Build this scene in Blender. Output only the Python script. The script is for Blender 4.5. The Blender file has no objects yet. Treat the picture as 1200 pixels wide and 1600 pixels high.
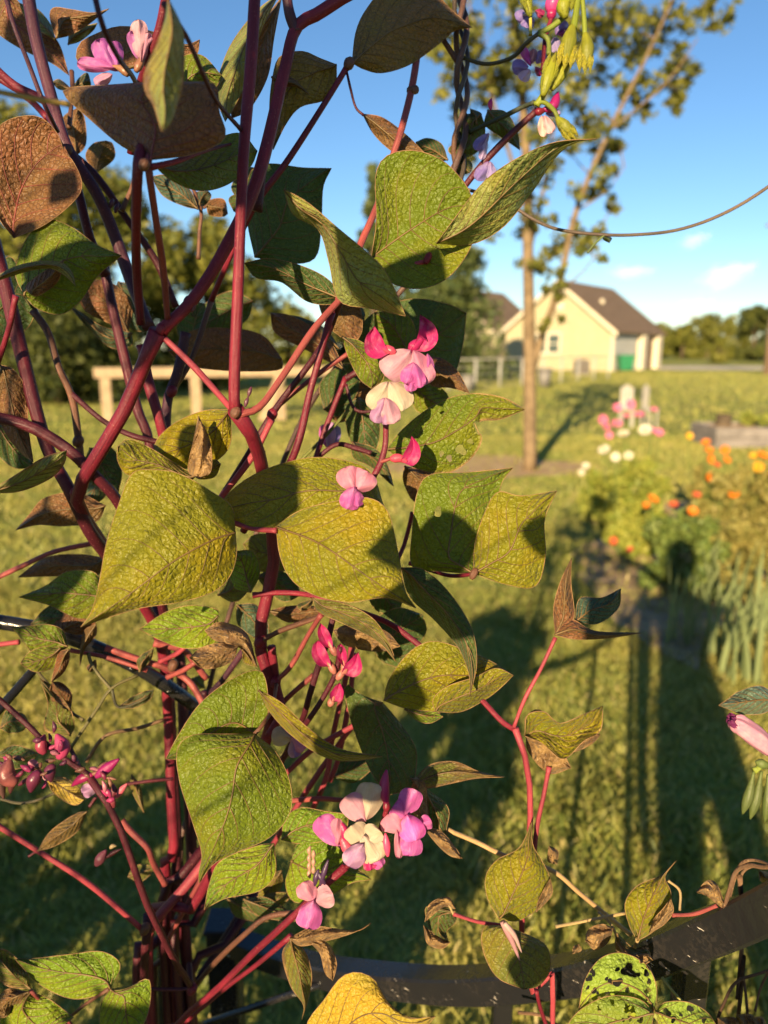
import bpy, bmesh, math, random
import numpy as np
from mathutils import Vector
R = math.radians
random.seed(7); rng = np.random.default_rng(7)
S = bpy.context.scene
COL = S.collection
# ------------------------------------------------------------------ camera
F = 1150.0; PITCH = 12.5; CAMH = 1.5
cam_d = bpy.data.cameras.new('camera'); cam = bpy.data.objects.new('camera', cam_d); COL.objects.link(cam)
cam.location = (0, 0, CAMH); cam.rotation_euler = (R(90 - PITCH), 0, 0)
cam_d.sensor_fit = 'VERTICAL'; cam_d.sensor_height = 36; cam_d.lens = 36 * F / 1600
cam_d.clip_start = 0.02; cam_d.clip_end = 20000
cam_d.dof.use_dof = True; cam_d.dof.focus_distance = 0.56; cam_d.dof.aperture_fstop = 4.9
S.camera = cam
# ------------------------------------------------------------------ sky, sun, exposure
SUN_EL, SUN_AZ = 15.5, 18.5           # light travels away from the camera and to the right
w = bpy.data.worlds.new('World'); S.world = w; w.use_nodes = True
nt = w.node_tree; bg = nt.nodes['Background']
sky = nt.nodes.new('ShaderNodeTexSky'); sky.sky_type = 'NISHITA'; sky.sun_disc = False
sky.sun_elevation = R(SUN_EL); sky.sun_rotation = R(180 + SUN_AZ)
sky.air_density = 1.0; sky.altitude = 700; sky.dust_density = 0.1; sky.ozone_density = 3.0
hs0 = nt.nodes.new('ShaderNodeHueSaturation'); hs0.inputs['Saturation'].default_value = 1.1; hs0.inputs['Value'].default_value = .95
nt.links.new(sky.outputs[0], hs0.inputs['Color']); nt.links.new(hs0.outputs[0], bg.inputs[0]); bg.inputs[1].default_value = 0.064
sl = bpy.data.lights.new('sun', 'SUN'); sun = bpy.data.objects.new('sun', sl); COL.objects.link(sun)
sl.energy = 5.0; sl.angle = R(0.55); sl.color = (1.0, 0.76, 0.44)
ldir = Vector((math.sin(R(SUN_AZ)) * math.cos(R(SUN_EL)), math.cos(R(SUN_AZ)) * math.cos(R(SUN_EL)), -math.sin(R(SUN_EL))))
sun.rotation_euler = ldir.to_track_quat('-Z', 'Y').to_euler(); sun.location = (-3, -9, 6)
S.view_settings.view_transform = 'Standard'; S.view_settings.look = 'None'
S.view_settings.exposure = 1.45; S.view_settings.gamma = 1.0; S.view_settings.use_curve_mapping = False
S.cycles.use_denoising = True; S.cycles.max_bounces = 8; S.cycles.volume_bounces = 5; S.cycles.transparent_max_bounces = 8
try: S.cycles.denoiser = 'OPENIMAGEDENOISE'
except Exception: pass
# ------------------------------------------------------------------ helpers: picture point to place
sp, cp = math.sin(R(PITCH)), math.cos(R(PITCH))
def P(x, y, d):
    a = (x - 600) / F; b = (800 - y) / F
    return Vector((a * d, d * (cp + b * sp), CAMH + d * (b * cp - sp)))
def Pn(x, y, d):
    a = (x - 600) / F; b = (800 - y) / F
    return np.stack([a * d, d * (cp + b * sp), CAMH + d * (b * cp - sp)], -1)
def G(x, y, z=0.0):
    b = (800 - y) / F; k = sp - b * cp
    return P(x, y, (CAMH - z) / k)
def AY(x, y, Y):
    b = (800 - y) / F
    return P(x, y, Y / (cp + b * sp))
# ------------------------------------------------------------------ helpers: objects
def link(name, me, mat=None, parent=None, loc=None, color=None):
    o = bpy.data.objects.new(name, me); COL.objects.link(o)
    if mat is not None and me is not None and not me.materials:
        for m in (mat if isinstance(mat, (list, tuple)) else [mat]): me.materials.append(m)
    if loc is not None: o.location = loc
    if parent is not None: o.parent = parent
    if color is not None: o.color = color
    return o
def tag(o, label=None, cat=None, group=None, kind=None):
    if label: o['label'] = label
    if cat: o['category'] = cat
    if group: o['group'] = group
    if kind: o['kind'] = kind
    return o
def thing(name, loc, label, cat, group=None, rz=0):
    o = bpy.data.objects.new(name, None); COL.objects.link(o); o.location = loc; o.rotation_euler.z = rz
    o.empty_display_size = .05
    return tag(o, label, cat, group)
def mesh(name, v, f, smooth=False, uv=None, mi=None):
    me = bpy.data.meshes.new(name); me.from_pydata([tuple(map(float, p)) for p in v], [], f)
    if uv is not None:
        l = me.uv_layers.new(name='UVMap'); idx = np.empty(len(me.loops), dtype=np.int32)
        me.loops.foreach_get('vertex_index', idx)
        l.data.foreach_set('uv', np.asarray(uv, dtype=np.float32)[idx].ravel())
    if mi is not None: me.polygons.foreach_set('material_index', mi)
    if smooth: me.polygons.foreach_set('use_smooth', [True] * len(me.polygons))
    me.update(); return me
def fastmesh(name, V, nper, mi=None):
    """V: (N, nper, 3) separate polygons"""
    N = V.shape[0]; me = bpy.data.meshes.new(name)
    me.vertices.add(N * nper); me.vertices.foreach_set('co', V.astype(np.float32).ravel())
    me.loops.add(N * nper); me.loops.foreach_set('vertex_index', np.arange(N * nper, dtype=np.int32))
    me.polygons.add(N); me.polygons.foreach_set('loop_start', np.arange(0, N * nper, nper, dtype=np.int32))
    me.polygons.foreach_set('loop_total', np.full(N, nper, dtype=np.int32))
    if mi is not None: me.polygons.foreach_set('material_index', mi.astype(np.int32))
    me.update(calc_edges=True); me.validate(); return me
def boxm(name, x0, x1, y0, y1, z0, z1, bev=0.0):
    bm = bmesh.new(); bmesh.ops.create_cube(bm, size=1)
    for v in bm.verts:
        v.co = Vector((x0 if v.co.x < 0 else x1, y0 if v.co.y < 0 else y1, z0 if v.co.z < 0 else z1))
    if bev: bmesh.ops.bevel(bm, geom=bm.edges[:], offset=bev, segments=1, affect='EDGES')
    me = bpy.data.meshes.new(name); bm.to_mesh(me); bm.free(); return me
def catmull(pts, n):
    p = np.asarray(pts, float)
    if len(p) == 2: return p[0] + (p[1] - p[0]) * np.linspace(0, 1, n)[:, None]
    q = np.vstack([2 * p[0] - p[1], p, 2 * p[-1] - p[-2]]); out = []
    for i in range(1, len(q) - 2):
        t = np.linspace(0, 1, 14, endpoint=False)[:, None]
        c = [q[i - 1], q[i], q[i + 1], q[i + 2]]
        out.append(.5 * (2 * c[1] + (c[2] - c[0]) * t + (2 * c[0] - 5 * c[1] + 4 * c[2] - c[3]) * t * t + (3 * c[1] - c[0] - 3 * c[2] + c[3]) * t ** 3))
    o = np.vstack(out + [p[-1:]])
    k = p.shape[1] if p.shape[1] < 3 else 3
    s = np.r_[0, np.cumsum(np.linalg.norm(np.diff(o[:, :k], axis=0), axis=1))]
    return np.stack([np.interp(np.linspace(0, s[-1], n), s, o[:, j]) for j in range(o.shape[1])], 1)
def tube_data(path, rad, sides=8, base=0, cap=True):
    path = np.asarray(path, float); n = len(path); rad = np.broadcast_to(rad, (n,))
    T = np.gradient(path, axis=0); T /= np.linalg.norm(T, axis=1)[:, None] + 1e-12
    N = np.cross(T[0], [0.3, 0.2, 1.0]); N /= np.linalg.norm(N) + 1e-9
    V = []; uv = []; L = 0
    for i in range(n):
        N = N - T[i] * N.dot(T[i]); N /= np.linalg.norm(N) + 1e-9
        B = np.cross(T[i], N)
        if i: L += np.linalg.norm(path[i] - path[i - 1])
        for k in range(sides):
            a = 2 * math.pi * k / sides
            V.append(path[i] + rad[i] * (math.cos(a) * N + math.sin(a) * B)); uv.append((k / sides, L * 20))
    f = []
    for i in range(n - 1):
        for k in range(sides):
            k2 = (k + 1) % sides
            f.append((base + i * sides + k, base + i * sides + k2, base + (i + 1) * sides + k2, base + (i + 1) * sides + k))
    if cap:
        f.append(tuple(base + k for k in range(sides))[::-1]); f.append(tuple(base + (n - 1) * sides + k for k in range(sides)))
    return V, f, uv
def tubes(name, paths, sides=6):
    V, f, uv = [], [], []
    for p, r in paths:
        v, ff, u = tube_data(p, r, sides, len(V)); V += v; f += ff; uv += u
    return mesh(name, V, f, True, uv)
# ------------------------------------------------------------------ helpers: materials
class M:
    def __init__(s, name, rough=.6, spec=.3):
        s.m = bpy.data.materials.new(name); s.m.use_nodes = True; s.nt = s.m.node_tree
        s.b = s.nt.nodes['Principled BSDF']; s.out = s.nt.nodes['Material Output']
        s.b.inputs['Roughness'].default_value = rough; s.b.inputs['Specular IOR Level'].default_value = spec
    def n(s, t, **k):
        o = s.nt.nodes.new('ShaderNode' + t)
        for a, v in k.items():
            if a in o.inputs: s.set(o.inputs[a], v)
            else: setattr(o, a, v)
        return o
    def set(s, i, v):
        if isinstance(v, bpy.types.NodeSocket): s.nt.links.new(v, i)
        else: i.default_value = v if not (isinstance(v, tuple) and len(v) == 3 and i.type == 'RGBA') else (*v, 1)
    def math(s, op, a, b=0.0, c=0.0, clamp=False):
        o = s.nt.nodes.new('ShaderNodeMath'); o.operation = op; o.use_clamp = clamp
        for i, v in enumerate((a, b, c)): s.set(o.inputs[i], v)
        return o.outputs[0]
    def mix(s, f, a, b, mode='MIX'):
        o = s.nt.nodes.new('ShaderNodeMix'); o.data_type = 'RGBA'; o.blend_type = mode; o.clamp_factor = True
        s.set(o.inputs[0], f); s.set(o.inputs[6], a); s.set(o.inputs[7], b); return o.outputs[2]
    def ramp(s, f, lo, hi):
        o = s.nt.nodes.new('ShaderNodeMapRange'); o.interpolation_type = 'SMOOTHSTEP'
        s.set(o.inputs[0], f); o.inputs[1].default_value = lo; o.inputs[2].default_value = hi; return o.outputs[0]
    def noise(s, vec, scale, detail=3, rough=.55):
        o = s.n('TexNoise'); s.set(o.inputs['Vector'], vec); o.inputs['Scale'].default_value = scale
        o.inputs['Detail'].default_value = detail; o.inputs['Roughness'].default_value = rough; return o.outputs[0]
    def coord(s, k='Object'): return s.n('TexCoord').outputs[k]
    def bump(s, h, dist, strength=1.0, base=None):
        o = s.n('Bump'); s.set(o.inputs['Height'], h); o.inputs['Distance'].default_value = dist
        o.inputs['Strength'].default_value = strength
        s.nt.links.new(o.outputs[0], s.b.inputs['Normal']); return o.outputs[0]
    def col(s, v): s.set(s.b.inputs['Base Color'], v)
    def translucent(s, fac, color, normal=None):
        t = s.n('BsdfTranslucent'); s.set(t.inputs[0], color)
        if normal is not None: s.set(t.inputs['Normal'], normal)
        mx = s.n('MixShader'); mx.inputs[0].default_value = fac
        s.nt.links.new(s.b.outputs[0], mx.inputs[1]); s.nt.links.new(t.outputs[0], mx.inputs[2])
        s.nt.links.new(mx.outputs[0], s.out.inputs[0])
def simple(name, c, rough=.6, spec=.3, var=.25, scale=6.0, bumpd=0.0, c2=None):
    m = M(name, rough, spec); v = m.coord(); n = m.noise(v, scale, 5)
    c2 = c2 or tuple(x * (1 - var) for x in c)
    m.col(m.mix(m.ramp(n, .35, .65), c, c2))
    if bumpd: m.bump(m.noise(v, scale * 4, 4), bumpd)
    return m.m
def foliage_mat(name, c1, c2, tr=.3):
    m = M(name, .55, .3); g = m.n('NewGeometry')
    c = m.mix(g.outputs['Random Per Island'], c1, c2); m.col(c)
    m.translucent(tr, m.mix(.5, c, (c1[0] * 2.2, c1[1] * 1.9, c1[2]))); return m.m
MT = {}
def leaf_mat():
    m = M('leaf_blade', .42, .26); oi = m.n('ObjectInfo'); v = m.coord('Object')
    uvn = m.n('TexCoord').outputs['UV']; sx = m.n('SeparateXYZ'); m.set(sx.inputs[0], uvn)
    u = m.math('ABSOLUTE', m.math('MULTIPLY_ADD', sx.outputs[0], 2.0, -1.0)); t = sx.outputs[1]
    rnd = oi.outputs['Random']
    n1 = m.noise(v, 22, 3); n2 = m.noise(v, 90, 4)
    base = oi.outputs['Color']
    c = m.mix(m.ramp(n1, .40, .70), base, m.mix(1, base, (1.45, 1.12, .7), 'MULTIPLY'))
    c = m.mix(m.math('MULTIPLY', m.ramp(n2, .5, .75), .45), c, m.mix(1, base, (.62, .72, .6), 'MULTIPLY'))
    # net of small veins and the pillows between them
    dv = m.n('VectorMath', operation='ADD'); m.set(dv.inputs[0], v)
    dn = m.n('TexNoise'); m.set(dn.inputs['Vector'], v); dn.inputs['Scale'].default_value = 160
    sc = m.n('VectorMath', operation='SCALE'); m.set(sc.inputs[0], dn.outputs['Color']); sc.inputs['Scale'].default_value = .0026
    m.set(dv.inputs[1], sc.outputs[0])
    vo = m.n('TexVoronoi', feature='DISTANCE_TO_EDGE'); m.set(vo.inputs['Vector'], dv.outputs[0]); vo.inputs['Scale'].default_value = 235
    net = m.ramp(vo.outputs['Distance'], 0.0, .10)
    pil = m.math('POWER', m.math('MINIMUM', vo.outputs['Distance'], .5), .6)
    # lateral veins from the leaf's own coordinates
    k = m.math('MULTIPLY', m.math('SUBTRACT', t, m.math('MULTIPLY', u, .26)), 9.0)
    lat = m.math('ABSOLUTE', m.math('SUBTRACT', m.math('FRACT', m.math('ADD', k, 20.0)), .5))
    latm = m.ramp(lat, 0.0, .5)
    c = m.mix(m.math('MULTIPLY', m.math('SUBTRACT', 1.0, net), .16), c, m.mix(1, base, (.55, .5, .45), 'MULTIPLY'))
    # dry brown margin and blotches, amount in the object colour's alpha
    dry = oi.outputs['Alpha']
    dm = m.math('ADD', m.math('MULTIPLY', m.math('POWER', u, 6.0), .35), m.math('MULTIPLY', n1, 1.0))
    dmask = m.ramp(m.math('ADD', dm, m.math('MULTIPLY_ADD', dry, 1.15, -1.0)), .05, .30)
    c = m.mix(dmask, c, m.mix(m.ramp(n2, .35, .65), (.30, .185, .075), (.13, .07, .03)))
    spots = m.ramp(m.noise(v, 320, 2), .71, .76)
    c = m.mix(m.math('MULTIPLY', spots, .5), c, (.22, .15, .06))
    # the two sides of the blade differ in pigment
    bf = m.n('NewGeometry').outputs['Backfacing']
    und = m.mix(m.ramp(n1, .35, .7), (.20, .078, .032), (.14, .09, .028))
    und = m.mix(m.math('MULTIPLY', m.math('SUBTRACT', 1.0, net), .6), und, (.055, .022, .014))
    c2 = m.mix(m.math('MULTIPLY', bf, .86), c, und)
    m.col(c2)
    h = m.math('ADD', m.math('MULTIPLY', pil, .55), m.math('MULTIPLY', latm, .2))
    h = m.math('ADD', h, m.math('MULTIPLY', m.noise(dv.outputs[0], 300, 2), 1.0)); h = m.math('ADD', h, m.math('MULTIPLY', m.noise(v, 110, 2), .6))
    nb = m.bump(h, .0025, 1.0)
    m.set(m.b.inputs['Sheen Weight'], .06)
    m.translucent(.27, m.mix(1, c, (1.7, 1.45, .45), 'MULTIPLY'), nb)
    return m.m
def obj_mat(name, rough=.4, spec=.4, streak=.35, fleck=None, tr=0.0, bumpd=.0004):
    m = M(name, rough, spec); oi = m.n('ObjectInfo'); base = oi.outputs['Color']; v = m.coord('Object')
    mp = m.n('Mapping'); m.set(mp.inputs[0], m.n('TexCoord').outputs['UV']); mp.inputs['Scale'].default_value = (9, .5, 1)
    n1 = m.noise(mp.outputs[0], 3.0, 4); n2 = m.noise(v, 40, 4)
    c = m.mix(m.math('MULTIPLY', m.ramp(n1, .4, .65), streak), base, m.mix(1, base, (.45, .6, .75), 'MULTIPLY'))
    c = m.mix(m.math('MULTIPLY', m.ramp(n2, .48, .7), .55), c, m.mix(1, base, (1.35, 1.3, 1.25), 'MULTIPLY'))
    c = m.mix(m.math('MULTIPLY', m.ramp(m.noise(v, 9, 2), .42, .62), .55), c, m.mix(1, c, (.42, .40, .55), 'MULTIPLY'))
    if fleck: c = m.mix(m.math('MULTIPLY', m.ramp(m.noise(v, 700, 2), .64, .72), .5), c, fleck)
    m.col(c); nb = m.bump(m.math('ADD', n1, m.noise(v, 500, 2)), bumpd)
    if tr: m.translucent(tr, m.mix(1, base, (1.2, 1.1, 1.1), 'MULTIPLY'), nb)
    return m.m
def petal_mat():
    m = M('petal', .42, .3); oi = m.n('ObjectInfo'); base = oi.outputs['Color']
    sx = m.n('SeparateXYZ'); m.set(sx.inputs[0], m.n('TexCoord').outputs['UV'])
    v = m.coord('Object'); n = m.noise(v, 130, 3)
    c = m.mix(m.math('MULTIPLY', m.ramp(m.math('ADD', sx.outputs[1], m.math('MULTIPLY', n, .3)), .55, .05), .55), base, m.mix(.5, base, (.62, .16, .40)))
    c = m.mix(m.math('MULTIPLY', m.ramp(n, .45, .75), .35), c, m.mix(.5, base, (.85, .8, .72)))
    mp = m.n('Mapping'); m.set(mp.inputs[0], m.n('TexCoord').outputs['UV']); mp.inputs['Scale'].default_value = (14, 1.2, 1)
    st = m.noise(mp.outputs[0], 2.2, 3)
    c = m.mix(m.math('MULTIPLY', m.ramp(st, .5, .7), .22), c, m.mix(1, base, (.8, .5, .75), 'MULTIPLY'))
    m.col(c); nb = m.bump(m.math('ADD', st, m.math('MULTIPLY', n, .6)), .0007)
    m.translucent(.32, c, nb); return m.m
MT['leaf'] = leaf_mat()
MT['vein'] = simple('leaf_vein', (.14, .085, .03), .5, .3, .4, 60)
MT['vein_red'] = simple('leaf_vein_red', (.19, .045, .035), .5, .3, .4, 60)
MT['rim'] = simple('leaf_margin', (.26, .15, .07), .6, .2, .5, 80)
MT['stem'] = obj_mat('vine_stem', .48, .3, .7, (.30, .11, .09))
MT['petal'] = petal_mat()
MT['bud'] = obj_mat('bud_skin', .36, .4, .25, None, .12, .0002)
MT['dry'] = obj_mat('dried_tissue', .7, .2, .6, (.5, .36, .18), 0, .0012)
MT['pod'] = obj_mat('green_calyx', .45, .35, .4, None, .25)
# ================================================================== THE SETTING
def ground_mat():
    m = M('lawn_soil', .9, .1); v = m.coord(); n1 = m.noise(v, .7, 5); n2 = m.noise(v, 9, 5); n3 = m.noise(v, 60, 3)
    c = m.mix(m.ramp(n1, .35, .65), (.22, .26, .05), (.32, .30, .075))
    c = m.mix(m.math('MULTIPLY', m.ramp(n2, .45, .7), .4), c, (.16, .21, .04))
    c = m.mix(m.math('MULTIPLY', m.ramp(n3, .45, .7), .5), c, (.16, .135, .05)); m.col(c)
    m.bump(m.math('ADD', n2, n3), .03); return m.m
def sheet_obj(name, pts, z, mat, n=1):
    v = [(p[0], p[1], z) for p in pts]; o = link(name, mesh(name, v, [tuple(range(len(v)))]), mat); return tag(o, kind='structure')
gs = 6000.0
lawn = link('ground', mesh('ground', [(-gs, -60, 0), (gs, -60, 0), (gs, gs, 0), (-gs, gs, 0)], [(0, 1, 2, 3)]), ground_mat()); tag(lawn, kind='structure')
soil = simple('bare_soil', (.46, .32, .18), .95, .1, .35, 5, .01, (.34, .23, .12))
def blob(cx, cy, rx, ry, n=40, a=.18, rot=0):
    ph = random.random() * 9; out = []
    for k in range(n):
        t = 2 * math.pi * k / n; r = 1 + a * math.sin(3 * t + ph) + a * .6 * math.sin(7 * t + 2 * ph)
        x, y = rx * r * math.cos(t), ry * r * math.sin(t)
        out.append((cx + x * math.cos(rot) - y * math.sin(rot), cy + x * math.sin(rot) + y * math.cos(rot)))
    return out
tb = G(828, 735)
sheet_obj('bare_earth_patch', blob(tb.x - .55, tb.y + .35, 1.5, 1.0), .004, soil)
bedc = G(1085, 880)
sheet_obj('garden_bed_soil', blob(bedc.x + .35, bedc.y + .35, 1.15, 1.7, rot=-.35), .008, soil)
p0, p1 = G(925, 915), G(1085, 985)
sheet_obj('garden_path', [G(900, 900)[:2], G(960, 868)[:2], G(1060, 905)[:2], G(1110, 960)[:2], G(1090, 1050)[:2], G(1010, 1010)[:2]], .012, simple('trodden_earth', (.36, .26, .16), .95, .1, .4, 7, .02))
pave = simple('pale_concrete', (.58, .50, .38), .9, .2, .2, .8)
sheet_obj('driveway', [(20.5, 55), (70, 53), (70, 62), (20.5, 68)], .006, pave)
sheet_obj('side_path', [(-2, 39), (9, 41), (9, 44), (-2, 43)], .005, pave)
# ---------------- grass: blades on the lawn, short and long, thinning with distance
def grass(name, n, ymin, ymax, wfac, hmin, hmax, width, mat, seed, excl=None):
    g = np.random.default_rng(seed)
    u = g.random(n); y = np.sqrt(ymin ** 2 + u * (ymax ** 2 - ymin ** 2)); x = (g.random(n) * 2 - 1) * (y * wfac + .35)
    keep = np.ones(n, bool)
    for (cx, cy, rx, ry, pr) in excl or []:
        ins = ((x - cx) / rx) ** 2 + ((y - cy) / ry) ** 2 < 1; keep &= ~(ins & (g.random(n) < pr))
    x, y = x[keep], y[keep]; n = len(x)
    cl = .75 + .5 * (np.sin(x * 5.1 + np.sin(y * 3.3) * 2) * np.sin(y * 4.3 + 1.7 * np.sin(x * 2.1)))
    h = (hmin + (hmax - hmin) * g.random(n)) * np.clip(cl, .5, 1.3); a = g.random(n) * 2 * math.pi; ln = h * (.3 + .9 * g.random(n)); b = g.random(n) * 2 * math.pi
    wd = width * (.7 + .6 * g.random(n)); dx, dy = np.cos(a) * wd, np.sin(a) * wd
    lx, ly = np.cos(b) * ln, np.sin(b) * ln; z0 = np.zeros(n)
    V = np.stack([np.stack([x - dx, y - dy, z0], 1), np.stack([x + dx, y + dy, z0], 1),
                  np.stack([x + dx * .7 + lx * .4, y + dy * .7 + ly * .4, h * .65], 1),
                  np.stack([x + lx, y + ly, h], 1), np.stack([x - dx * .7 + lx * .4, y - dy * .7 + ly * .4, h * .65], 1)], 1)
    return link(name, fastmesh(name, V, 5), mat)
def grass_mat():
    m = M('grass_blade', .5, .35); r = m.n('NewGeometry').outputs['Random Per Island']; v = m.coord()
    n = m.noise(v, .9, 4)
    c = m.mix(r, (.17, .225, .05), (.38, .355, .085)); c = m.mix(m.math('MULTIPLY', m.ramp(n, .40, .68), .7), c, (.46, .39, .11))
    c = m.mix(m.math('MULTIPLY', m.ramp(r, .86, .93), .8), c, (.45, .36, .16)); m.col(c)
    m.translucent(.28, m.mix(1, c, (1.5, 1.4, .6), 'MULTIPLY')); return m.m
GM = grass_mat()
ex = [(tb.x - .55, tb.y + .35, 1.35, .9, .85), (bedc.x + .35, bedc.y + .35, 1.0, 1.6, .5), ((p0.x + p1.x) / 2 + .1, (p0.y + p1.y) / 2, .42, .75, .8)]
tag(grass('lawn_grass', 110000, .9, 4.5, .62, .02, .06, .0030, GM, 3, ex), 'close lawn grass growing below the vines and the black rail', 'grass', kind='stuff')
tag(grass('lawn_grass', 90000, 4.5, 13, .62, .025, .06, .006, GM, 4, ex), 'sunlit lawn grass growing between the flower bed and the young tree', 'grass', kind='stuff')
tag(grass('lawn_grass', 60000, 13, 50, .60, .04, .09, .016, GM, 5), 'open lawn grass stretching away to the cream house', 'grass', kind='stuff')
# ---------------- tree building
bark = simple('pale_bark', (.21, .15, .09), .9, .1, .35, 9, .01)
barkd = simple('dark_bark', (.10, .075, .05), .9, .1, .35, 5, .02)
def leafcloud(centres, size, jitter=.4, flat=.75):
    """centres: list of (x,y,z,r,n) -> leaf-shaped quads through each clump"""
    out = []
    for (cx, cy, cz, r, n) in centres:
        d = rng.normal(size=(n, 3)); d /= np.linalg.norm(d, axis=1)[:, None]
        rr = r * rng.random(n) ** .45; c = np.array([cx, cy, cz]) + d * rr[:, None] * np.array([1, 1, flat])
        a = rng.normal(size=(n, 3)); a /= np.linalg.norm(a, axis=1)[:, None]
        b = np.cross(a, rng.normal(size=(n, 3))); b /= np.linalg.norm(b, axis=1)[:, None] + 1e-9
        s = size * (.6 + .8 * rng.random(n))[:, None]
        out.append(np.stack([c - a * s, c + b * s * .42, c + a * s, c - b * s * .42], 1))
    return np.concatenate(out)
# young street tree in the lawn
FT = foliage_mat('young_tree_leaf', (.07, .09, .02), (.21, .20, .035), .35)
YT = tb.y
tree = thing('young_tree', (tb.x, tb.y, 0), 'young slender tree with pale tan trunk standing in a bare patch of lawn', 'tree')
def tp(l): return [AY(x, y, YT + dy) - tree.location for x, y, dy in l]
def limb(name, l, r0, r1, par=tree, mt=bark, n=18):
    pts = catmull([tuple(p) for p in tp(l)], n); return link(name, tubes(name, [(pts, np.linspace(r0, r1, n))], 8), mt, par), pts
tr_o, tr_p = limb('trunk', [(828, 737, 0), (828, 640, 0), (827, 520, 0), (825, 400, 0), (824, 280, .05), (815, 140, .1), (800, 0, .1), (796, -160, .1)], .088, .03, n=26)
limbs = [[(828, 590, 0), (848, 520, 0), (872, 455, -.1), (900, 330, -.2), (952, 205, -.3), (1012, 85, -.35), (1062, -30, -.35), (1090, -120, -.3)],
         [(826, 400, 0), (850, 290, .3), (872, 150, .5), (890, 0, .6), (900, -140, .6)],
         [(824, 330, 0), (790, 220, -.2), (748, 80, -.35), (722, -60, -.4)],
         [(952, 205, -.3), (1040, 130, -.5), (1090, 60, -.6)], [(900, 330, -.2), (945, 300, -.1), (975, 262, 0)],
         [(826, 420, 0), (870, 400, .2), (930, 370, .3)], [(872, 455, -.1), (905, 430, -.3), (935, 395, -.4)]]
allp = [tr_p]
for i, l in enumerate(limbs):
    _, pp = limb('limb', l, .05 if i == 0 else .028 if i < 3 else .014, .006); allp.append(pp)
allp = np.concatenate(allp)
cl = []
spec = [(1040, 40, 58, 1), (1085, 108, 36, 1), (1000, 130, 46, .9), (965, 50, 66, 1), (900, 40, 74, .7), (830, 60, 70, .8), (762, 80, 52, 1), (722, 160, 34, 1), (705, 60, 40, 1), (862, 150, 55, .7),
        (925, 185, 46, .8), (790, 200, 46, .9), (882, 250, 46, .7), (835, 300, 44, .6), (930, 290, 34, .8), (968, 318, 18, .8), (900, 370, 42, .7), (860, 400, 38, .7), (800, 340, 44, .6), (765, 290, 28, .8),
        (965, 225, 34, .9), (1062, 160, 20, .9), (872, 455, 22, .8), (870, 500, 16, 1), (920, 400, 26, .7), (740, 230, 30, .8), (780, 130, 40, .8), (1110, 30, 26, 1),
        (900, -90, 130, .8), (1050, -70, 80, .9), (780, -80, 100, .8), (860, -220, 110, .7), (970, -180, 90, .7)]
twigs = []
for (x, y, r, dn) in spec:
    yy = YT + random.uniform(-.5, .5); c = AY(x, y, yy) - tree.location; rm = r * YT / F
    q = allp[np.argmin(np.linalg.norm(allp - np.array(c), axis=1))]
    twigs.append((catmull([tuple(q), tuple((Vector(q) + c) / 2 + Vector((0, 0, .06))), tuple(c + Vector((0, 0, rm * .4)))], 7), np.linspace(.011, .003, 7)))
    for _ in range(max(2, int(r / 5))):
        s = c + Vector(rng.normal(size=3)) * rm * .5; cl.append((s.x, s.y, s.z, rm * .36, int(33 * dn)))
for tw in twigs: link('twig', tubes('twig', [tw], 5), bark, tree)
link('crown', fastmesh('crown', leafcloud(cl, .06), 4), FT, tree)
# generic background trees
def bg_tree(name, x, y, h, w, mats, label, group, n=3200, size=.2, trunk=.22, low=.18, shape='round', lumps=30):
    t = thing(name, (x, y, 0), label, 'tree', group)
    L = random.uniform(-.3, .3)
    link('trunk', tubes('trunk', [(catmull([(0, 0, -.1), (L * .3, 0, h * .3), (L, 0, h * .7)], 8), np.linspace(trunk, trunk * .35, 8))], 8), barkd, t)
    cs = []; br = []
    for k in range(lumps):
        if shape == 'cone':
            f = random.random() ** .8; z = h * (low + (1 - low) * f); rr = w * .5 * (1 - f) ** .85 + .05 * w; a = random.random() * 6.28; q = random.random() ** .5
            cs.append((rr * q * math.cos(a), rr * q * math.sin(a), z, w * (.10 + .12 * (1 - f)), n // lumps))
        else:
            a = random.random() * 6.28; f = random.random(); z = h * (low + (1 - low) * f); e = math.sqrt(max(.05, 1 - (2 * f - .85) ** 2 * .8)) * random.random() ** .4
            cs.append((w * .5 * e * math.cos(a) * .85, w * .5 * e * math.sin(a) * .85, z * .94, w * random.uniform(.10, .19), n // lumps))
    for c in cs[:10]: br.append((catmull([(L * .5, 0, min(c[2] * .7, h * .6)), (c[0] * .5, c[1] * .5, c[2] * .85), (c[0], c[1], c[2])], 6), np.linspace(trunk * .4, trunk * .08, 6)))
    link('limbs', tubes('limbs', br, 5), barkd, t)
    link('crown', fastmesh('crown', leafcloud(cs, size), 4), mats, t); return t
FD = foliage_mat('dark_leaf', (.03, .045, .012), (.10, .11, .022), .25)
FL = foliage_mat('mid_leaf', (.07, .09, .016), (.20, .19, .03), .3)
FP = foliage_mat('pine_needle', (.04, .065, .022), (.11, .13, .035), .2)
def bt(px, py_base, Y, top, wpx, mats, label, **k):
    g = AY(px, 800, Y); h = AY(px, top, Y).z
    return bg_tree(k.pop('name', 'background_tree'), g.x, Y, h, wpx * Y / F, mats, label, 'trees along the edge of the lawn', **k)
bt(40, 0, 24, 130, 330, FL, 'tall leafy tree behind the vines, tallest of the lawn edge', n=15000, size=.14, lumps=50, low=.05)
bt(200, 0, 27, 255, 300, FL, 'broad mid green tree behind the upright red stems', n=13000, size=.15, lumps=44, low=.06)
bt(345, 0, 29, 330, 230, FL, 'yellow green round tree beyond the wooden rail', n=11000, size=.15, lumps=38, low=.05)
bt(110, 0, 21, 430, 260, FD, 'low dark shrubby tree in front of the taller trees', n=11000, size=.11, lumps=36, low=.02, trunk=.12)
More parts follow.
